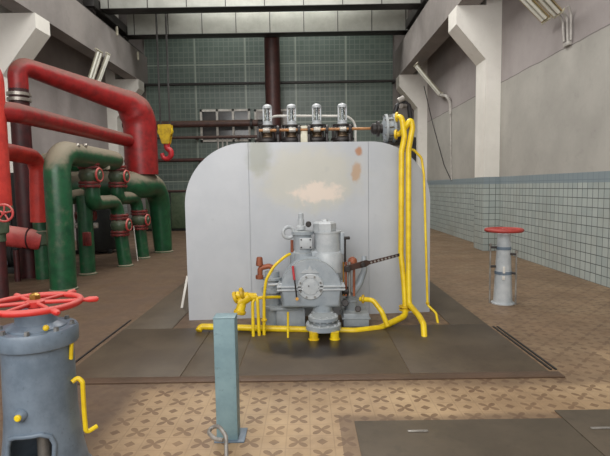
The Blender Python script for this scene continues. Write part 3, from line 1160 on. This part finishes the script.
link('opening_rim', bm, 'greyd', hw)
link('inner_stem', shape(lathe, (HX, HY, 0), (0, 0, 1), [(.035, .02), (.035, .34)], 16), 'rod', hw)
link('flange', shape(lathe, (HX, HY, zt - .1), (0, 0, 1), [(.18, 0), (.205, .012), (.208, .02), (.208, .085), (.2, .1), (.13, .1)], 48), 'greyd', hw)
link('neck', shape(lathe, (HX, HY, zt), (0, 0, 1), [(.15, 0), (.148, .008), (.118, .022), (.106, .028), (.104, .035), (.104, .085), (.09, .092), (.03, .092)], 36), 'greyd', hw)
bm = bmesh.new()
ring_bolts(bm, (HX, HY, zt - .002), .178, 8, .016, .022, .25)
link('flange_bolts', bm, 'bolt', hw)
q = P(46, 328, HY - .12)
link('yellow_cap', shape(ball, q, .016), 'yellow', hw)
wz = P(34.5, 303.5, HY).z
wh = link('handwheel', shape(torus, (HX, HY, wz), (0, 0, 1), .225, .018, 56, 14), 'wheel', hw)
bm = bmesh.new()
for i in range(6):
    a = 2 * PI * i / 6 + .3
    d = Vector((math.cos(a), math.sin(a), 0))
    cyl(bm, Vector((HX, HY, wz + .004)) + d * .04, Vector((HX, HY, wz)) + d * .22, .0125, .011, seg=10)
link('spokes', bm, 'wheel', wh)
bm = bmesh.new()
lathe(bm, (HX, HY, wz - .1), (0, 0, 1), [(.035, 0), (.035, .08), (.05, .085), (.05, .115), (.03, .125)], 20)
link('hub', bm, 'wheel', wh)
link('hub_nut', shape(lathe, (HX, HY, wz + .025), (0, 0, 1), [(.03, 0), (.03, .022), (.015, .034), (0, .036)], 6), 'brass', wh)
for i in range(6):
    a = 2 * PI * i / 6 + .3
    d = Vector((math.cos(a), math.sin(a), 0))
    o = Vector((HX, HY, wz))
    bm = bmesh.new()
    lathe(bm, o + d * .235, d, [(.01, 0), (.012, .02), (.017, .035), (.016, .075), (.008, .085)], 12)
    link('spoke_handle', bm, 'wheel', wh)
bm = bmesh.new()
q = P(18, 418, HY - .2)
cyl(bm, q + Vector((.012, .03, .01)), q + Vector((0, -.01, 0)), .032, .028, seg=18, bev=.006)
link('boss', bm, 'greyd', hw)
q2 = P(17.5, 418.5, HY - .22)
link('yellow_button', shape(cyl, q2 + Vector((0, .02, 0)), q2 + Vector((0, -.008, 0)), .0175, seg=14, bev=.005), 'yellow', hw)
# yellow index bracket on the column's right side
bm = bmesh.new()
tube(bm, [P(72, 382, HY - .02), P(78, 377, HY), P(82.5, 382, HY), P(84, 410, HY), P(86, 433, HY), P(97, 426, HY + .05)], .013, .02, 8)
link('yellow_bracket', bm, 'yellow', hw)
bm = bmesh.new()
cyl(bm, P(71.5, 343, HY - .02), P(71, 359, HY - .02), .011, seg=8)
link('yellow_clip', bm, 'yellow', hw)

SX, SYY = 2.62, 6.5
s2_ = thing('handwheel_stand', 'slim grey valve stand with a flat red wheel, near the tiled wall', 'valve stand', (SX, SYY, 0))
sw = P(506, 230, SYY).z
link('column', shape(lathe, (SX, SYY, 0), (0, 0, 1), [(.15, 0), (.15, .015), (.125, .02), (.12, .06), (.082, sw - .08), (.086, sw - .05), (.05, sw - .04)], 32), 'greyl', s2_)
bm = bmesh.new()
torus(bm, (SX, SYY, sw), (0, 0, 1), .225, .024, 44, 10)
w2 = link('handwheel', bm, 'wheelold', s2_)
bm = bmesh.new()
lathe(bm, (SX, SYY, sw - .05), (0, 0, 1), [(.04, 0), (.04, .06), (.03, .07)], 16)
for i in range(5):
    a = 2 * PI * i / 5
    cyl(bm, (SX, SYY, sw), (SX + .22 * math.cos(a), SYY + .22 * math.sin(a), sw), .016, seg=8)
link('spokes', bm, 'wheelold', w2)
rods = ((490.5, 301, 245, SYY + .02), (516.5, 308, 252, SYY - .1))
for px, pb, pt, yy in rods:
    t_ = P(px, pt, yy)
    bm = bmesh.new()
    cyl(bm, (t_.x, yy, 0), t_, .012, seg=8)
    lathe(bm, (t_.x, yy, t_.z - .015), (0, 0, 1), [(.02, 0), (.022, .03), (.012, .035)], 10)
    lathe(bm, (t_.x, yy, .36), (0, 0, 1), [(.013, 0), (.016, .03), (.013, .06)], 10)
    link('side_rod', bm, 'rod', s2_)
    for z in (t_.z - .03, .42 if px > 500 else .5):
        bm = bmesh.new()
        a = Vector((SX, SYY, z))
        box(bm, (Vector((t_.x, yy, z)) + a) / 2 + Vector((0, -.0, 0)), ((Vector((t_.x, yy, z)) - a).length, .04, .03), .006,
            Matrix.Rotation(math.atan2(yy - SYY, t_.x - SX), 3, 'Z'))
        link('clamp', bm, 'dark', s2_)
bm = bmesh.new()
for z, r in ((.42, .112), (sw - .24, .095)):
    lathe(bm, (SX, SYY, z - .02), (0, 0, 1), [(r, 0), (r, .04)], 28)
link('clamp_bands', bm, 'greyd', s2_)
bm = bmesh.new()
box(bm, P(504, 270, SYY - .11), (.03, .012, .09), .003)
box(bm, P(503.5, 278, SYY - .115), (.035, .012, .05), .003)
link('white_scale', bm, 'white', s2_)

# ------------------------------------------------------------------ pipework on the left
GX = -3.97


def flg(bm, p, ax, r, t=.045):
    flange(bm, p, ax, r, t)


gp = thing('green_pipe', 'large green pipe nearest the camera, with a dusty elbow at the top', 'pipe', (GX, 7.85, 0), 'green pipes')
link('pipe_run', shape(tube, [(GX, 7.85, 0), (GX, 7.85, 2.22), (GX, 10.45, 2.2), (GX - 1.6, 10.5, 2.2)], .2, .36, 26, 10), 'green', gp)
bm = bmesh.new()
for px in (68, 75.5):
    q = P(px + 8, 147, 8.15)
for i in range(2):
    ball(bm, P(77.5 + i * 7.5, 145.5, 8.3 + i * .3), .045, (1, 1, .8))
link('pale_lug', bm, 'silver', gp)
link('floor_collar', shape(lathe, (GX, 7.85, 0), (0, 0, 1), [(.22, 0), (.22, .02), (.202, .03)], 26), 'green', gp)

g2 = thing('green_pipe', 'green upright pipe half hidden behind the nearest green pipe, joined by the pink pipe', 'pipe', (-4.85, 8.9, 0), 'green pipes')
link('pipe_run', shape(tube, [(-4.85, 8.9, 0), (-4.85, 8.9, 1.35), (-4.6, 10, 1.5)], .14, .2, 18), 'green', g2)
link('collar', shape(lathe, (-4.85, 8.9, .62), (0, 0, 1), [(.14, 0), (.19, .02), (.19, .25), (.14, .27)], 20), 'greenbody', g2)

# three feet pipes below the valves
def vpipe(label, pts, r, bend):
    t = thing('green_pipe', label, 'pipe', (pts[-1][0], pts[-1][1], 0), 'green pipes')
    link('pipe_run', shape(tube, pts, r, bend, 20, 9), 'green', t)
    x, y, z = pts[-1]
    r = r if not isinstance(r, tuple) else r[1]
    link('floor_collar', shape(lathe, (x, y, 0), (0, 0, 1), [(r + .03, 0), (r + .03, .015), (r + .004, .035)], 20), 'green', t)
    return t


vpipe('green pipe with a dusty elbow below the front upper valve', [(GX, 9.1, 1.68), (GX, 9.1, 1.36), (GX, 10.2, 1.36), (GX + .12, 10.25, 0)], .138, .26)
vpipe('green pipe with a dusty elbow below the rear upper valve', [(GX, 10.3, 1.7), (GX, 10.3, 1.42), (GX + .02, 11.35, 1.42), (GX + .12, 11.4, 0)], .138, .26)
vpipe('dark green upright pipe just right of the nearest green pipe', [(-4.22, 9.3, 1.5), (-4.22, 9.3, 0)], .14, .2)
ge = vpipe('large green pipe under the big red pipe, elbow furthest back', [(-5.6, 11.0, 1.7), (-3.86, 11.1, 1.7), (-3.74, 12.4, 1.7), (-3.7, 12.5, 0)], (.38, .22), .6)
bm = bmesh.new()
for i in range(3):
    q = P(150 + i * 4, 184 + i * 4, 12.05)
    ball(bm, q, .05, (1, 1, 1))
link('bright_weld', bm, 'silver', ge)

# flanged valves
va = thing('gate_valve', 'flanged green valve with red flanges, front one of the upper pair', 'valve', (GX - .02, 9.05, 1.88), 'green flanged valves')
link('body', shape(lathe, (0, 0, -.17), (0, 0, 1), [(.1, 0), (.12, .03), (.17, .1), (.19, .17), (.17, .24), (.12, .31), (.1, .34)], 24), 'greenbody', va, False)
for z in (-.17, .17):
    bm = bmesh.new()
    for dz in (-.03, .03):
        flg(bm, (0, 0, z + dz), (0, 0, 1), .19, .045)
    for i in range(8):
        a = 2 * PI * i / 8
        cyl(bm, (.165 * math.cos(a), .165 * math.sin(a), z - .07), (.165 * math.cos(a), .165 * math.sin(a), z + .07), .013, seg=6)
    link('flange', bm, 'flange', va, False)
bm = bmesh.new()
lathe(bm, (.1, -.02, 0), (1, -.1, 0), [(.09, 0), (.09, .07), (.12, .08), (.12, .11), (.06, .12), (.05, .14)], 20)
link('bonnet', bm, 'greenbody', va, False)
link('bonnet_ring', shape(torus, (.2, -.03, 0), (1, -.1, 0), .115, .02, 24, 8), 'pink', va, False)
dup(va, (GX + .02, 10.3, 1.88), 'flanged green valve with red flanges, rear one of the upper pair')
dup(va, (GX + .06, 10.2, .87), 'flanged valve with brown-red flanges, front one of the lower pair')
dup(va, (GX + .08, 11.36, .9), 'flanged valve with brown-red flanges, rear one of the lower pair')
single('white_stub_pipe', shape(cyl, P(75, 225.5, 9.9), P(98, 225.5, 10.0), .055, seg=16), 'white', 'short white pipe stub leading to the front lower valve', 'pipe', P(75, 225.5, 9.9))
bm = bmesh.new()
q = P(87, 239, 9.05)
box(bm, q, (.16, .05, .26), .02)
for i in range(3):
    box(bm, q + Vector((-.05 + i * .05, -.03, 0)), (.015, .02, .24), .004)
o = single('red_bracket', bm, 'flange', 'dull red ribbed bracket on the dark green upright pipe', 'bracket', q)
bm = bmesh.new()
cyl(bm, P(75, 215.5, 9.4), P(94, 215.5, 9.6), .075, seg=16)
flg(bm, P(94, 215.5, 9.6), (1, 0, 0), .1)
single('red_branch_pipe', bm, 'flange', 'short dull red branch pipe above the white stub', 'pipe', P(75, 215, 9.4))
a = P(133.5, 226, 10.9)
b = P(136.5, 250, 10.9)
single('thin_white_rod', shape(cyl, (a.x + .06, a.y, .0), a, .012, seg=8), 'white', 'thin white rod standing between the two lower green pipes', 'rod', (a.x + .06, a.y, 0))
# pale patch box between the upper valves
single('valve_position_box', shape(box, P(105.5, 166, 9.6), (.16, .1, .14), .03), 'lampw', 'small pale box between the two upper valves', 'box', P(105.5, 166, 9.6))

# red pipes
rx_, ry_ = -3.85, 11.55
N0 = P(17, 64, 9.05)
F0 = Vector((rx_, ry_, 3.52))
rd = thing('red_pipe', 'big red pipe running back overhead and turning down onto the green elbow', 'pipe', (rx_, ry_, 1.8), 'red pipes')
rr_ = lambda f: .165 + (.375 - .165) * min(1, max(0, (f - .53) / .14))
link('pipe_run', shape(tube, [N0 - Vector((0, 0, .45)), N0, F0, (rx_, ry_, 1.95)], rr_, .55, 26, 12), 'red', rd)
link('lower_leg', shape(tube, [N0 - Vector((0, 0, .44)), (N0.x, N0.y, 0)], .165, .1, 20), 'darkred', rd)
bm = bmesh.new()
for py in (94.5, 100):
    z = P(17, py, 9.05).z
    lathe(bm, (N0.x, N0.y, z - .035), (0, 0, 1), [(.165, 0), (.2, .005), (.2, .06), (.165, .065)], 24)
link('silver_band', bm, 'silver', rd)

RX, RY = -4.38, 6.9
r2_ = thing('red_pipe', 'upright red pipe at the left picture edge with a branch running back', 'pipe', (RX, RY, 1.4), 'red pipes')
z_ = P(10, 110, RY).z
link('upright', shape(tube, [(RX, RY, 1.4), (RX, RY, 3.3), (RX - .6, RY - .1, 3.6)], .2, .3, 24), 'redb', r2_)
link('branch', shape(tube, [(RX, RY, z_), (-4.15, RY + .25, z_), (-4.0, ry_, z_ - .02)], .142, .15, 22), 'red', r2_)
r3 = thing('red_pipe', 'red elbow pipe turning down behind the dusty green elbow', 'pipe', P(38, 200, 8.35), 'red pipes')
link('pipe_run', shape(tube, [P(-6, 152, 7.3), P(8, 152, 7.6), P(37.5, 158, 8.4), P(39, 222, 8.4)], .135, .25, 20, 9), 'redb', r3)
pk = thing('pink_pipe', 'faded pink-red pipe lying crosswise at the left edge, low above the floor', 'pipe', P(20, 240, 8.7), 'red pipes')
link('pipe_run', shape(tube, [P(-30, 226, 8.4), P(8, 236, 8.6), P(40, 240, 8.85)], .185, .5, 22), 'pink', pk)
bm = bmesh.new()
for px in (25.5, 30):
    q = P(px, 238.5, 8.75)
    lathe(bm, q, (1, .1, -.05), [(.186, -.012), (.19, -.01), (.19, .01), (.186, .012)], 24)
link('dark_band', bm, 'darkred', pk)
link('support_leg', shape(cyl, (P(16, 250, 8.65).x, 8.65, 0), P(16, 250, 8.65), .05, seg=12), 'darkred', pk)
# small handwheel valve at the left edge
q = P(4, 213, 6.9)
sm = thing('small_valve', 'small valve with a red spoked handwheel at the left picture edge', 'valve', (RX, RY, 1.1))
link('body', shape(lathe, (RX, RY, .9), (0, 0, 1), [(.1, 0), (.1, .1), (.14, .12), (.15, .25), (.1, .34), (.1, .4), (.21, .41), (.21, .5)], 22), 'greenbody', sm)
link('lower_pipe', shape(tube, [(RX, RY, .92), (RX, RY, 0)], .09, .15, 16), 'darkred', sm)
bm = bmesh.new()
cyl(bm, (RX + .08, RY - .08, q.z), q + Vector((0, -.2, 0)), .02, seg=10)
link('stem', bm, 'rod', sm)
bm = bmesh.new()
hc = P(4, 213, 6.7)
torus(bm, hc, (.1, -1, 0), .115, .016, 30, 10)
for i in range(5):
    a = 2 * PI * i / 5 + .2
    cyl(bm, hc, hc + Vector((.112 * math.cos(a), 0, .112 * math.sin(a))), .012, seg=8)
cyl(bm, hc + Vector((0, .03, 0)), hc + Vector((0, -.03, 0)), .025, seg=12)
link('handwheel', bm, 'pink', sm)
# dark pump set behind the pipes
mp = thing('dark_motor', 'dark pump motor on the floor under the pink pipe', 'motor', (-5.6, 9.6, 0))
bm = bmesh.new()
cyl(bm, (-6.5, 9.75, .36), (-5.15, 9.75, .36), .26, seg=24, bev=.03)
for i in range(9):
    cyl(bm, (-6.3 + i * .12, 9.75, .36), (-6.27 + i * .12, 9.75, .36), .285, seg=24)
link('body', bm, 'motor', mp)
link('base_frame', shape(box, (-5.8, 9.75, .06), (1.6, .6, .12), .01), 'motor', mp)
link('end_cover', shape(lathe, (-5.15, 9.75, .36), (1, 0, 0), [(.27, 0), (.27, .05), (.2, .1), (.08, .13)], 24), 'greyd', mp)
mp2 = thing('dark_tank', 'tall dark vessel standing in shade behind the green pipes', 'tank', (-5.4, 12.6, 0))
link('shell', shape(lathe, (-5.4, 12.6, .08), (0, 0, 1), [(.5, 0), (.52, .05), (.52, 1.2), (.42, 1.4), (.2, 1.5), (0, 1.52)], 28), 'motor', mp2)
for sx in (-1, 1):
    link('leg', shape(box, (-5.4 + sx * .4, 12.3, .05), (.1, .1, .1), .01), 'motor', mp2)
sb = thing('switch_cabinet', 'tall black cabinet in the shade behind the upright dark red pipe', 'cabinet', (-6.3, 10.7, 0))
link('body', shape(box, (-6.3, 10.7, 1.0), (1.3, .5, 2.0), .02), 'black', sb)
for sx in (-.33, .33):
    d_ = link('door', shape(box, (-6.3 + sx, 10.435, 1.05), (.62, .03, 1.8), .01), 'motor', sb)
    link('handle', shape(box, (-6.3 + sx * .2, 10.41, 1.1), (.03, .03, .16), .006), 'dark', d_)
# pale round vessel end peeking at left edge
single('grey_cylinder', shape(lathe, P(-2, 264, 8.3), (1, -.25, 0), [(.0, -.3), (.1, -.3), (.17, -.25), (.17, .0), (.15, .05), (0, .08)], 22), 'greyd', 'rounded grey cylinder end at the left picture edge below the pink pipe', 'cylinder', P(-2, 264, 8.3))

# ------------------------------------------------------------------ crane, hook, back wall pipes
cr = thing('overhead_crane', 'pale double-girder overhead crane spanning the hall', 'crane', (-1.4, 17, 7.1))


def girder(y, zb, zt, name):
    bm = bmesh.new()
    box(bm, (-1.3, y, (zb + zt) / 2), (10.0, .4, zt - zb), .01)
    for i in range(9):
        pass
    link(name, bm, 'girder', cr)
    for i in range(9):
        link('panel_seam', shape(box, (-6.05 + i * 1.21, y - .204, (zb + zt) / 2), (.025, .012, zt - zb - .02)), 'rail', cr)
    bm = bmesh.new()
    box(bm, (-1.3, y, zb - .01), (10.0, .5, .02), .003)
    link('bottom_flange', bm, 'rail', cr)


girder(15.9, 7.2, 8.4, 'front_girder')
girder(18.2, 7.1, 8.3, 'rear_girder')
for x in (-6.5, 3.8):
    bm = bmesh.new()
    box(bm, (x, 17, 7.3), (.34, 3.4, .3), .02)
    link('end_truck', bm, 'rail', cr)
    for y in (15.6, 18.4):
        bm = bmesh.new()
        cyl(bm, (x - .06, y, 7.17), (x + .06, y, 7.17), .155, seg=20, bev=.01)
        link('wheel', bm, 'dark', cr)
bm = bmesh.new()
box(bm, (-4.95, 17.05, 8.5), (1.3, 2.6, .25), .02)
cyl(bm, (-5.4, 17.05, 8.75), (-4.5, 17.05, 8.75), .25, seg=20)
link('trolley', bm, 'dark', cr)
HKY = 17.0
hb = P(165.5, 134, HKY)
hk = thing('crane_hook', 'yellow hook block with a red hook hanging from the crane', 'crane hook', hb)
k_ = HKY / F
bm = bmesh.new()
prism(bm, [(-6.5, 9), (6.5, 9), (6.5, 2), (4, -10), (-3, -10), (-6.5, 2)], hb + Vector((0, -.14, 0)), (k_, 0, 0), (0, 0, k_), (0, .05, 0))
prism(bm, [(-6.5, 9), (6.5, 9), (6.5, 2), (4, -10), (-3, -10), (-6.5, 2)], hb + Vector((0, .09, 0)), (k_, 0, 0), (0, 0, k_), (0, .05, 0))
bmesh.ops.bevel(bm, geom=bm.edges[:], offset=.015, segments=2, affect='EDGES')
link('block_cheeks', bm, 'yellowd', hk)
for sx in (-.11, .11):
    bm = bmesh.new()
    cyl(bm, hb + Vector((sx, -.08, .08)), hb + Vector((sx, .08, .08)), .15, seg=24, bev=.01)
    link('sheave', bm, 'yellow', hk)
bm = bmesh.new()
tube(bm, [hb + Vector((k_ * a, 0, -k_ * b)) for a, b in ((.6, 8), (1, 14), (4.6, 16.5), (5, 21), (1.5, 25), (-3, 23.5), (-4.5, 19))], lambda f: .11 - .04 * f, .12, 14)
link('hook', bm, 'hookred', hk)
for sx in (-.16, .16):
    for sy in (-.05, .05):
        a = hb + Vector((sx, sy, .1))
        link('cable', shape(cyl, a, (a.x, a.y, 8.5), .018, seg=8), 'cable', hk)

cx = P(273, 100, 18.9).x
single('brown_column', shape(lathe, (cx, 18.9, 0), (0, 0, 1), [(.36, 0), (.36, .04), (.29, .05), (.29, ZC - .02)], 28), 'column', 'tall brown round column pipe rising behind the casing', 'column', (cx, 18.9, 0))
a, b = P(138, 85, 19.55), P(394.5, 81, 19.55)
bm = bmesh.new()
z = (a.z + b.z) / 2
cyl(bm, (a.x, 19.55, z), (b.x, 19.55, z), .055, seg=10)
for x in (a.x, cx, b.x):
    box(bm, (x, 19.75, z), (.08, .42, .06))
single('dark_bar', bm, 'rail', 'long dark horizontal bar high across the green back wall', 'bar', (a.x, 19.55, z))
for n_, (py, r, x0, x1, mt, lb) in enumerate(((124, .13, 130, 263, 'brownpipe', 'thick brown pipe along the back wall, level with the window'),
                                  (137.5, .055, 130, 258, 'brownpipe', 'thin brown pipe along the back wall below the thick one'),
                                  (160, .07, 130, 262, 'column', 'low dark pipe along the back wall behind the red hook'))):
    a, b = P(x0, py, 19.3), P(x1, py, 19.3)
    bm = bmesh.new()
    z = (a.z + b.z) / 2
    cyl(bm, (a.x - .6, 19.3, z), (b.x + .2, 19.3, z), r, seg=14)
    for i in range(3):
        x = a.x + (b.x - a.x) * (i + .5) / 3
        box(bm, (x, 19.62, z), (.08, .65, .06))
    single('back_wall_pipe', bm, mt, lb, 'pipe', (a.x, 19.3, z), 'brown pipes on the back wall')
# valve end at the right end of the thick brown pipe
bm = bmesh.new()
a = P(258, 124, 19.3)
cyl(bm, a, a + Vector((.35, 0, 0)), .17, seg=18, bev=.02)
cyl(bm, a - Vector((.3, 0, 0)), a - Vector((.2, 0, 0)), .2, seg=18, bev=.02)
single('pipe_coupling', bm, 'dark', 'dark flanged coupling on the thick brown pipe beside the first steam valve', 'coupling', a)
# dim cabinet and rack low by the back wall
bm = bmesh.new()
cb = thing('dark_cabinet', 'dim olive cabinet at the foot of the back wall beside the casing', 'cabinet', (-5.2, 19.0, 0))
link('body', shape(box, (-5.2, 19.0, .75), (1.9, .6, 1.5), .02), 'motor', cb)
link('top', shape(box, (-5.2, 19.0, 1.53), (2.0, .7, .06), .01), 'brownpipe', cb)
for sx in (-.48, .48):
    link('door', shape(box, (-5.2 + sx, 18.685, .78), (.9, .03, 1.36), .01), 'greenbody', cb)
# lime coloured bars near the window (pipes hung upright)
for i, px in enumerate((218, 222.5, 227)):
    a, b = P(px, 139, 19.4), P(px, 152, 19.4)
    single('hanging_rod', shape(cyl, (a.x, 19.4, 0), a, .03, seg=8), 'conduit', 'thin pale upright rod below the window, %s of three' % ('left one', 'middle one', 'right one')[i], 'rod', (a.x, 19.4, 0), 'upright rods below the window')

# ------------------------------------------------------------------ wall lamps
def lamp(label, wall_end, out_end, w=.17, refl='lampw'):
    a, b = Vector(wall_end), Vector(out_end)
    t = thing('wall_lamp', label, 'lamp', a, 'fluorescent wall lamps')
    d = (b - a)
    Lg = d.length
    d.normalize()
    y = Vector((0, 1, 0))
    nrm = d.cross(y).normalized()
    if nrm.z > 0:
        nrm = -nrm
    R = Matrix((d, y, d.cross(y))).transposed()
    m = (a + b) / 2
    bm = bmesh.new()
    prism(bm, [(-w, 0), (-w * .5, .07), (w * .5, .07), (w, 0), (w * .9, 0), (w * .45, .055), (-w * .45, .055), (-w * .9, 0)], a, y, -nrm, d * Lg)
    link('reflector', bm, refl, t)
    for s_ in (-w * .42, w * .42):
        bm = bmesh.new()
        cyl(bm, a + y * s_ + nrm * .0 + d * .04, b + y * s_ - d * .04, .035, seg=12)
        link('fluorescent_tube', bm, 'tubeglass', t)
    for e in (a, b):
        link('end_cap', shape(box, e - nrm * .03, (.03, 2 * w, .09), .006, R), 'lampw', t)
    return t


lamp('twin-tube wall lamp by the conduits at the top right, the nearer one', PX(558, 15, XR - .25), PX(520, -26, XR - 1.1), .16, 'lampr')
a_ = PX(546, 21, XR - .2)
lamp('twin-tube wall lamp at the top right, just behind the nearest lamp', a_, a_ + Vector((-.85, 0, .85)), .15, 'lampr')
a_ = P(440, 95, 16.4)
b_ = P(415, 65, 16.4)
lamp('narrow wall lamp between the two right pillars', a_, b_, .19)
lamp('white lamp on the left wall below the beam, the nearer one', P(89, 86, 14.6), P(100, 51, 14.6), .2)
lamp('slim lamp on the left wall below the beam, the farther one', P(96.5, 88, 15.6), P(109, 54, 15.6), .11)
# three bent conduits from the top right lamps to a box
cd_ = thing('conduit_bundle', 'three pale bent conduits on the right wall below the nearest lamps', 'conduit', PX(571, 47, XR - .03))
for i, (p0, p1, p2) in enumerate((((562, 17), (566, 24), (567, 44)), ((566, 14), (570, 20), (571, 46)), ((571, 8), (574, 16), (574, 42)))):
    link('conduit', shape(tube, [PX(p[0] - 3, p[1] - 2, XR - d_) for p, d_ in ((p0, .12), (p1, .04), (p2, .03))], .022, .1, 10), 'conduit', cd_)
link('junction_box', shape(box, PX(567.5, 44, XR - .025), (.06, .2, .07), .01), 'conduit', cd_)
# thin conduit below the lamp between the pillars
c2 = thing('wall_conduit', 'thin pale conduit running down the right wall to the tiles, with a bent joint', 'conduit', PX(450, 180, XR - .02))
link('upper_bend', shape(tube, [a_, PX(447, 96, XR - .15), PX(450.5, 104, XR - .04), PX(450.5, 114, XR - .03)], .05, .2, 10), 'conduit', c2)
link('conduit', shape(tube, [PX(450.5, 112, XR - .03), PX(451.5, 180, XR - .02)], .02, .1, 8), 'conduit', c2)
single('drooping_cable', shape(tube, [P(424, 86, 17.2), PX(433, 125, XR - .04), PX(444, 165, XR - .03), PX(451, 180, XR - .03)], .014, .6, 8), 'cable', 'thin dark cable drooping from the lamp to the tile edge between the right pillars', 'cable', PX(444, 165, XR - .03))
# small white insulators on the left beam
for px, py, y, lb in ((117, 31, 15, 'small white stick lamp on the left concrete beam, the nearer'), (138, 56, 18, 'small white stick lamp on the left concrete beam, the farther')):
    q = P(px, py, y)
    q = PX(px, py, -6.22)
    single('beam_bulb', shape(lathe, (q.x, q.y, q.z - .15), (0, 0, 1), [(.02, 0), (.045, .03), (.045, .25), (.025, .3)], 12), 'lampw', lb, 'lamp', q, 'white sticks on the left beam')

# ------------------------------------------------------------------ light
w = bpy.data.worlds.new('world')
SC.world = w
w.use_nodes = True
w.node_tree.nodes['Background'].inputs[0].default_value = (1, .98, .95, 1)
w.node_tree.nodes['Background'].inputs[1].default_value = 1.0


def area(name, loc, rot, sx, sy, power, color=(1, 1, 1)):
    d = bpy.data.lights.new(name, 'AREA')
    d.shape = 'RECTANGLE'
    d.size, d.size_y = sx, sy
    d.energy = power
    d.color = color
    o = bpy.data.objects.new(name, d)
    o.location = loc
    o.rotation_euler = rot
    COL.objects.link(o)
    return o


# daylight from the hall's big windows behind the camera, and unseen fill lights added under the roof
area('window_daylight', (-2.5, -2.4, 5.2), (math.radians(80), 0, math.radians(-8)), 8, 5, 560, (1, .985, .97))
for i, y in enumerate((3.5, 9.0, 13.5, 17.5)):
    area('roof_fill', (-1.2, y, 9.2), (0, 0, 0), 6, 1.5, (270, 440, 330, 240)[i], (1, .98, .94))

SC.view_settings.view_transform = 'Standard'
SC.view_settings.look = 'None'
SC.view_settings.exposure = 0
SC.view_settings.gamma = 1
SC.view_settings.use_curve_mapping = False
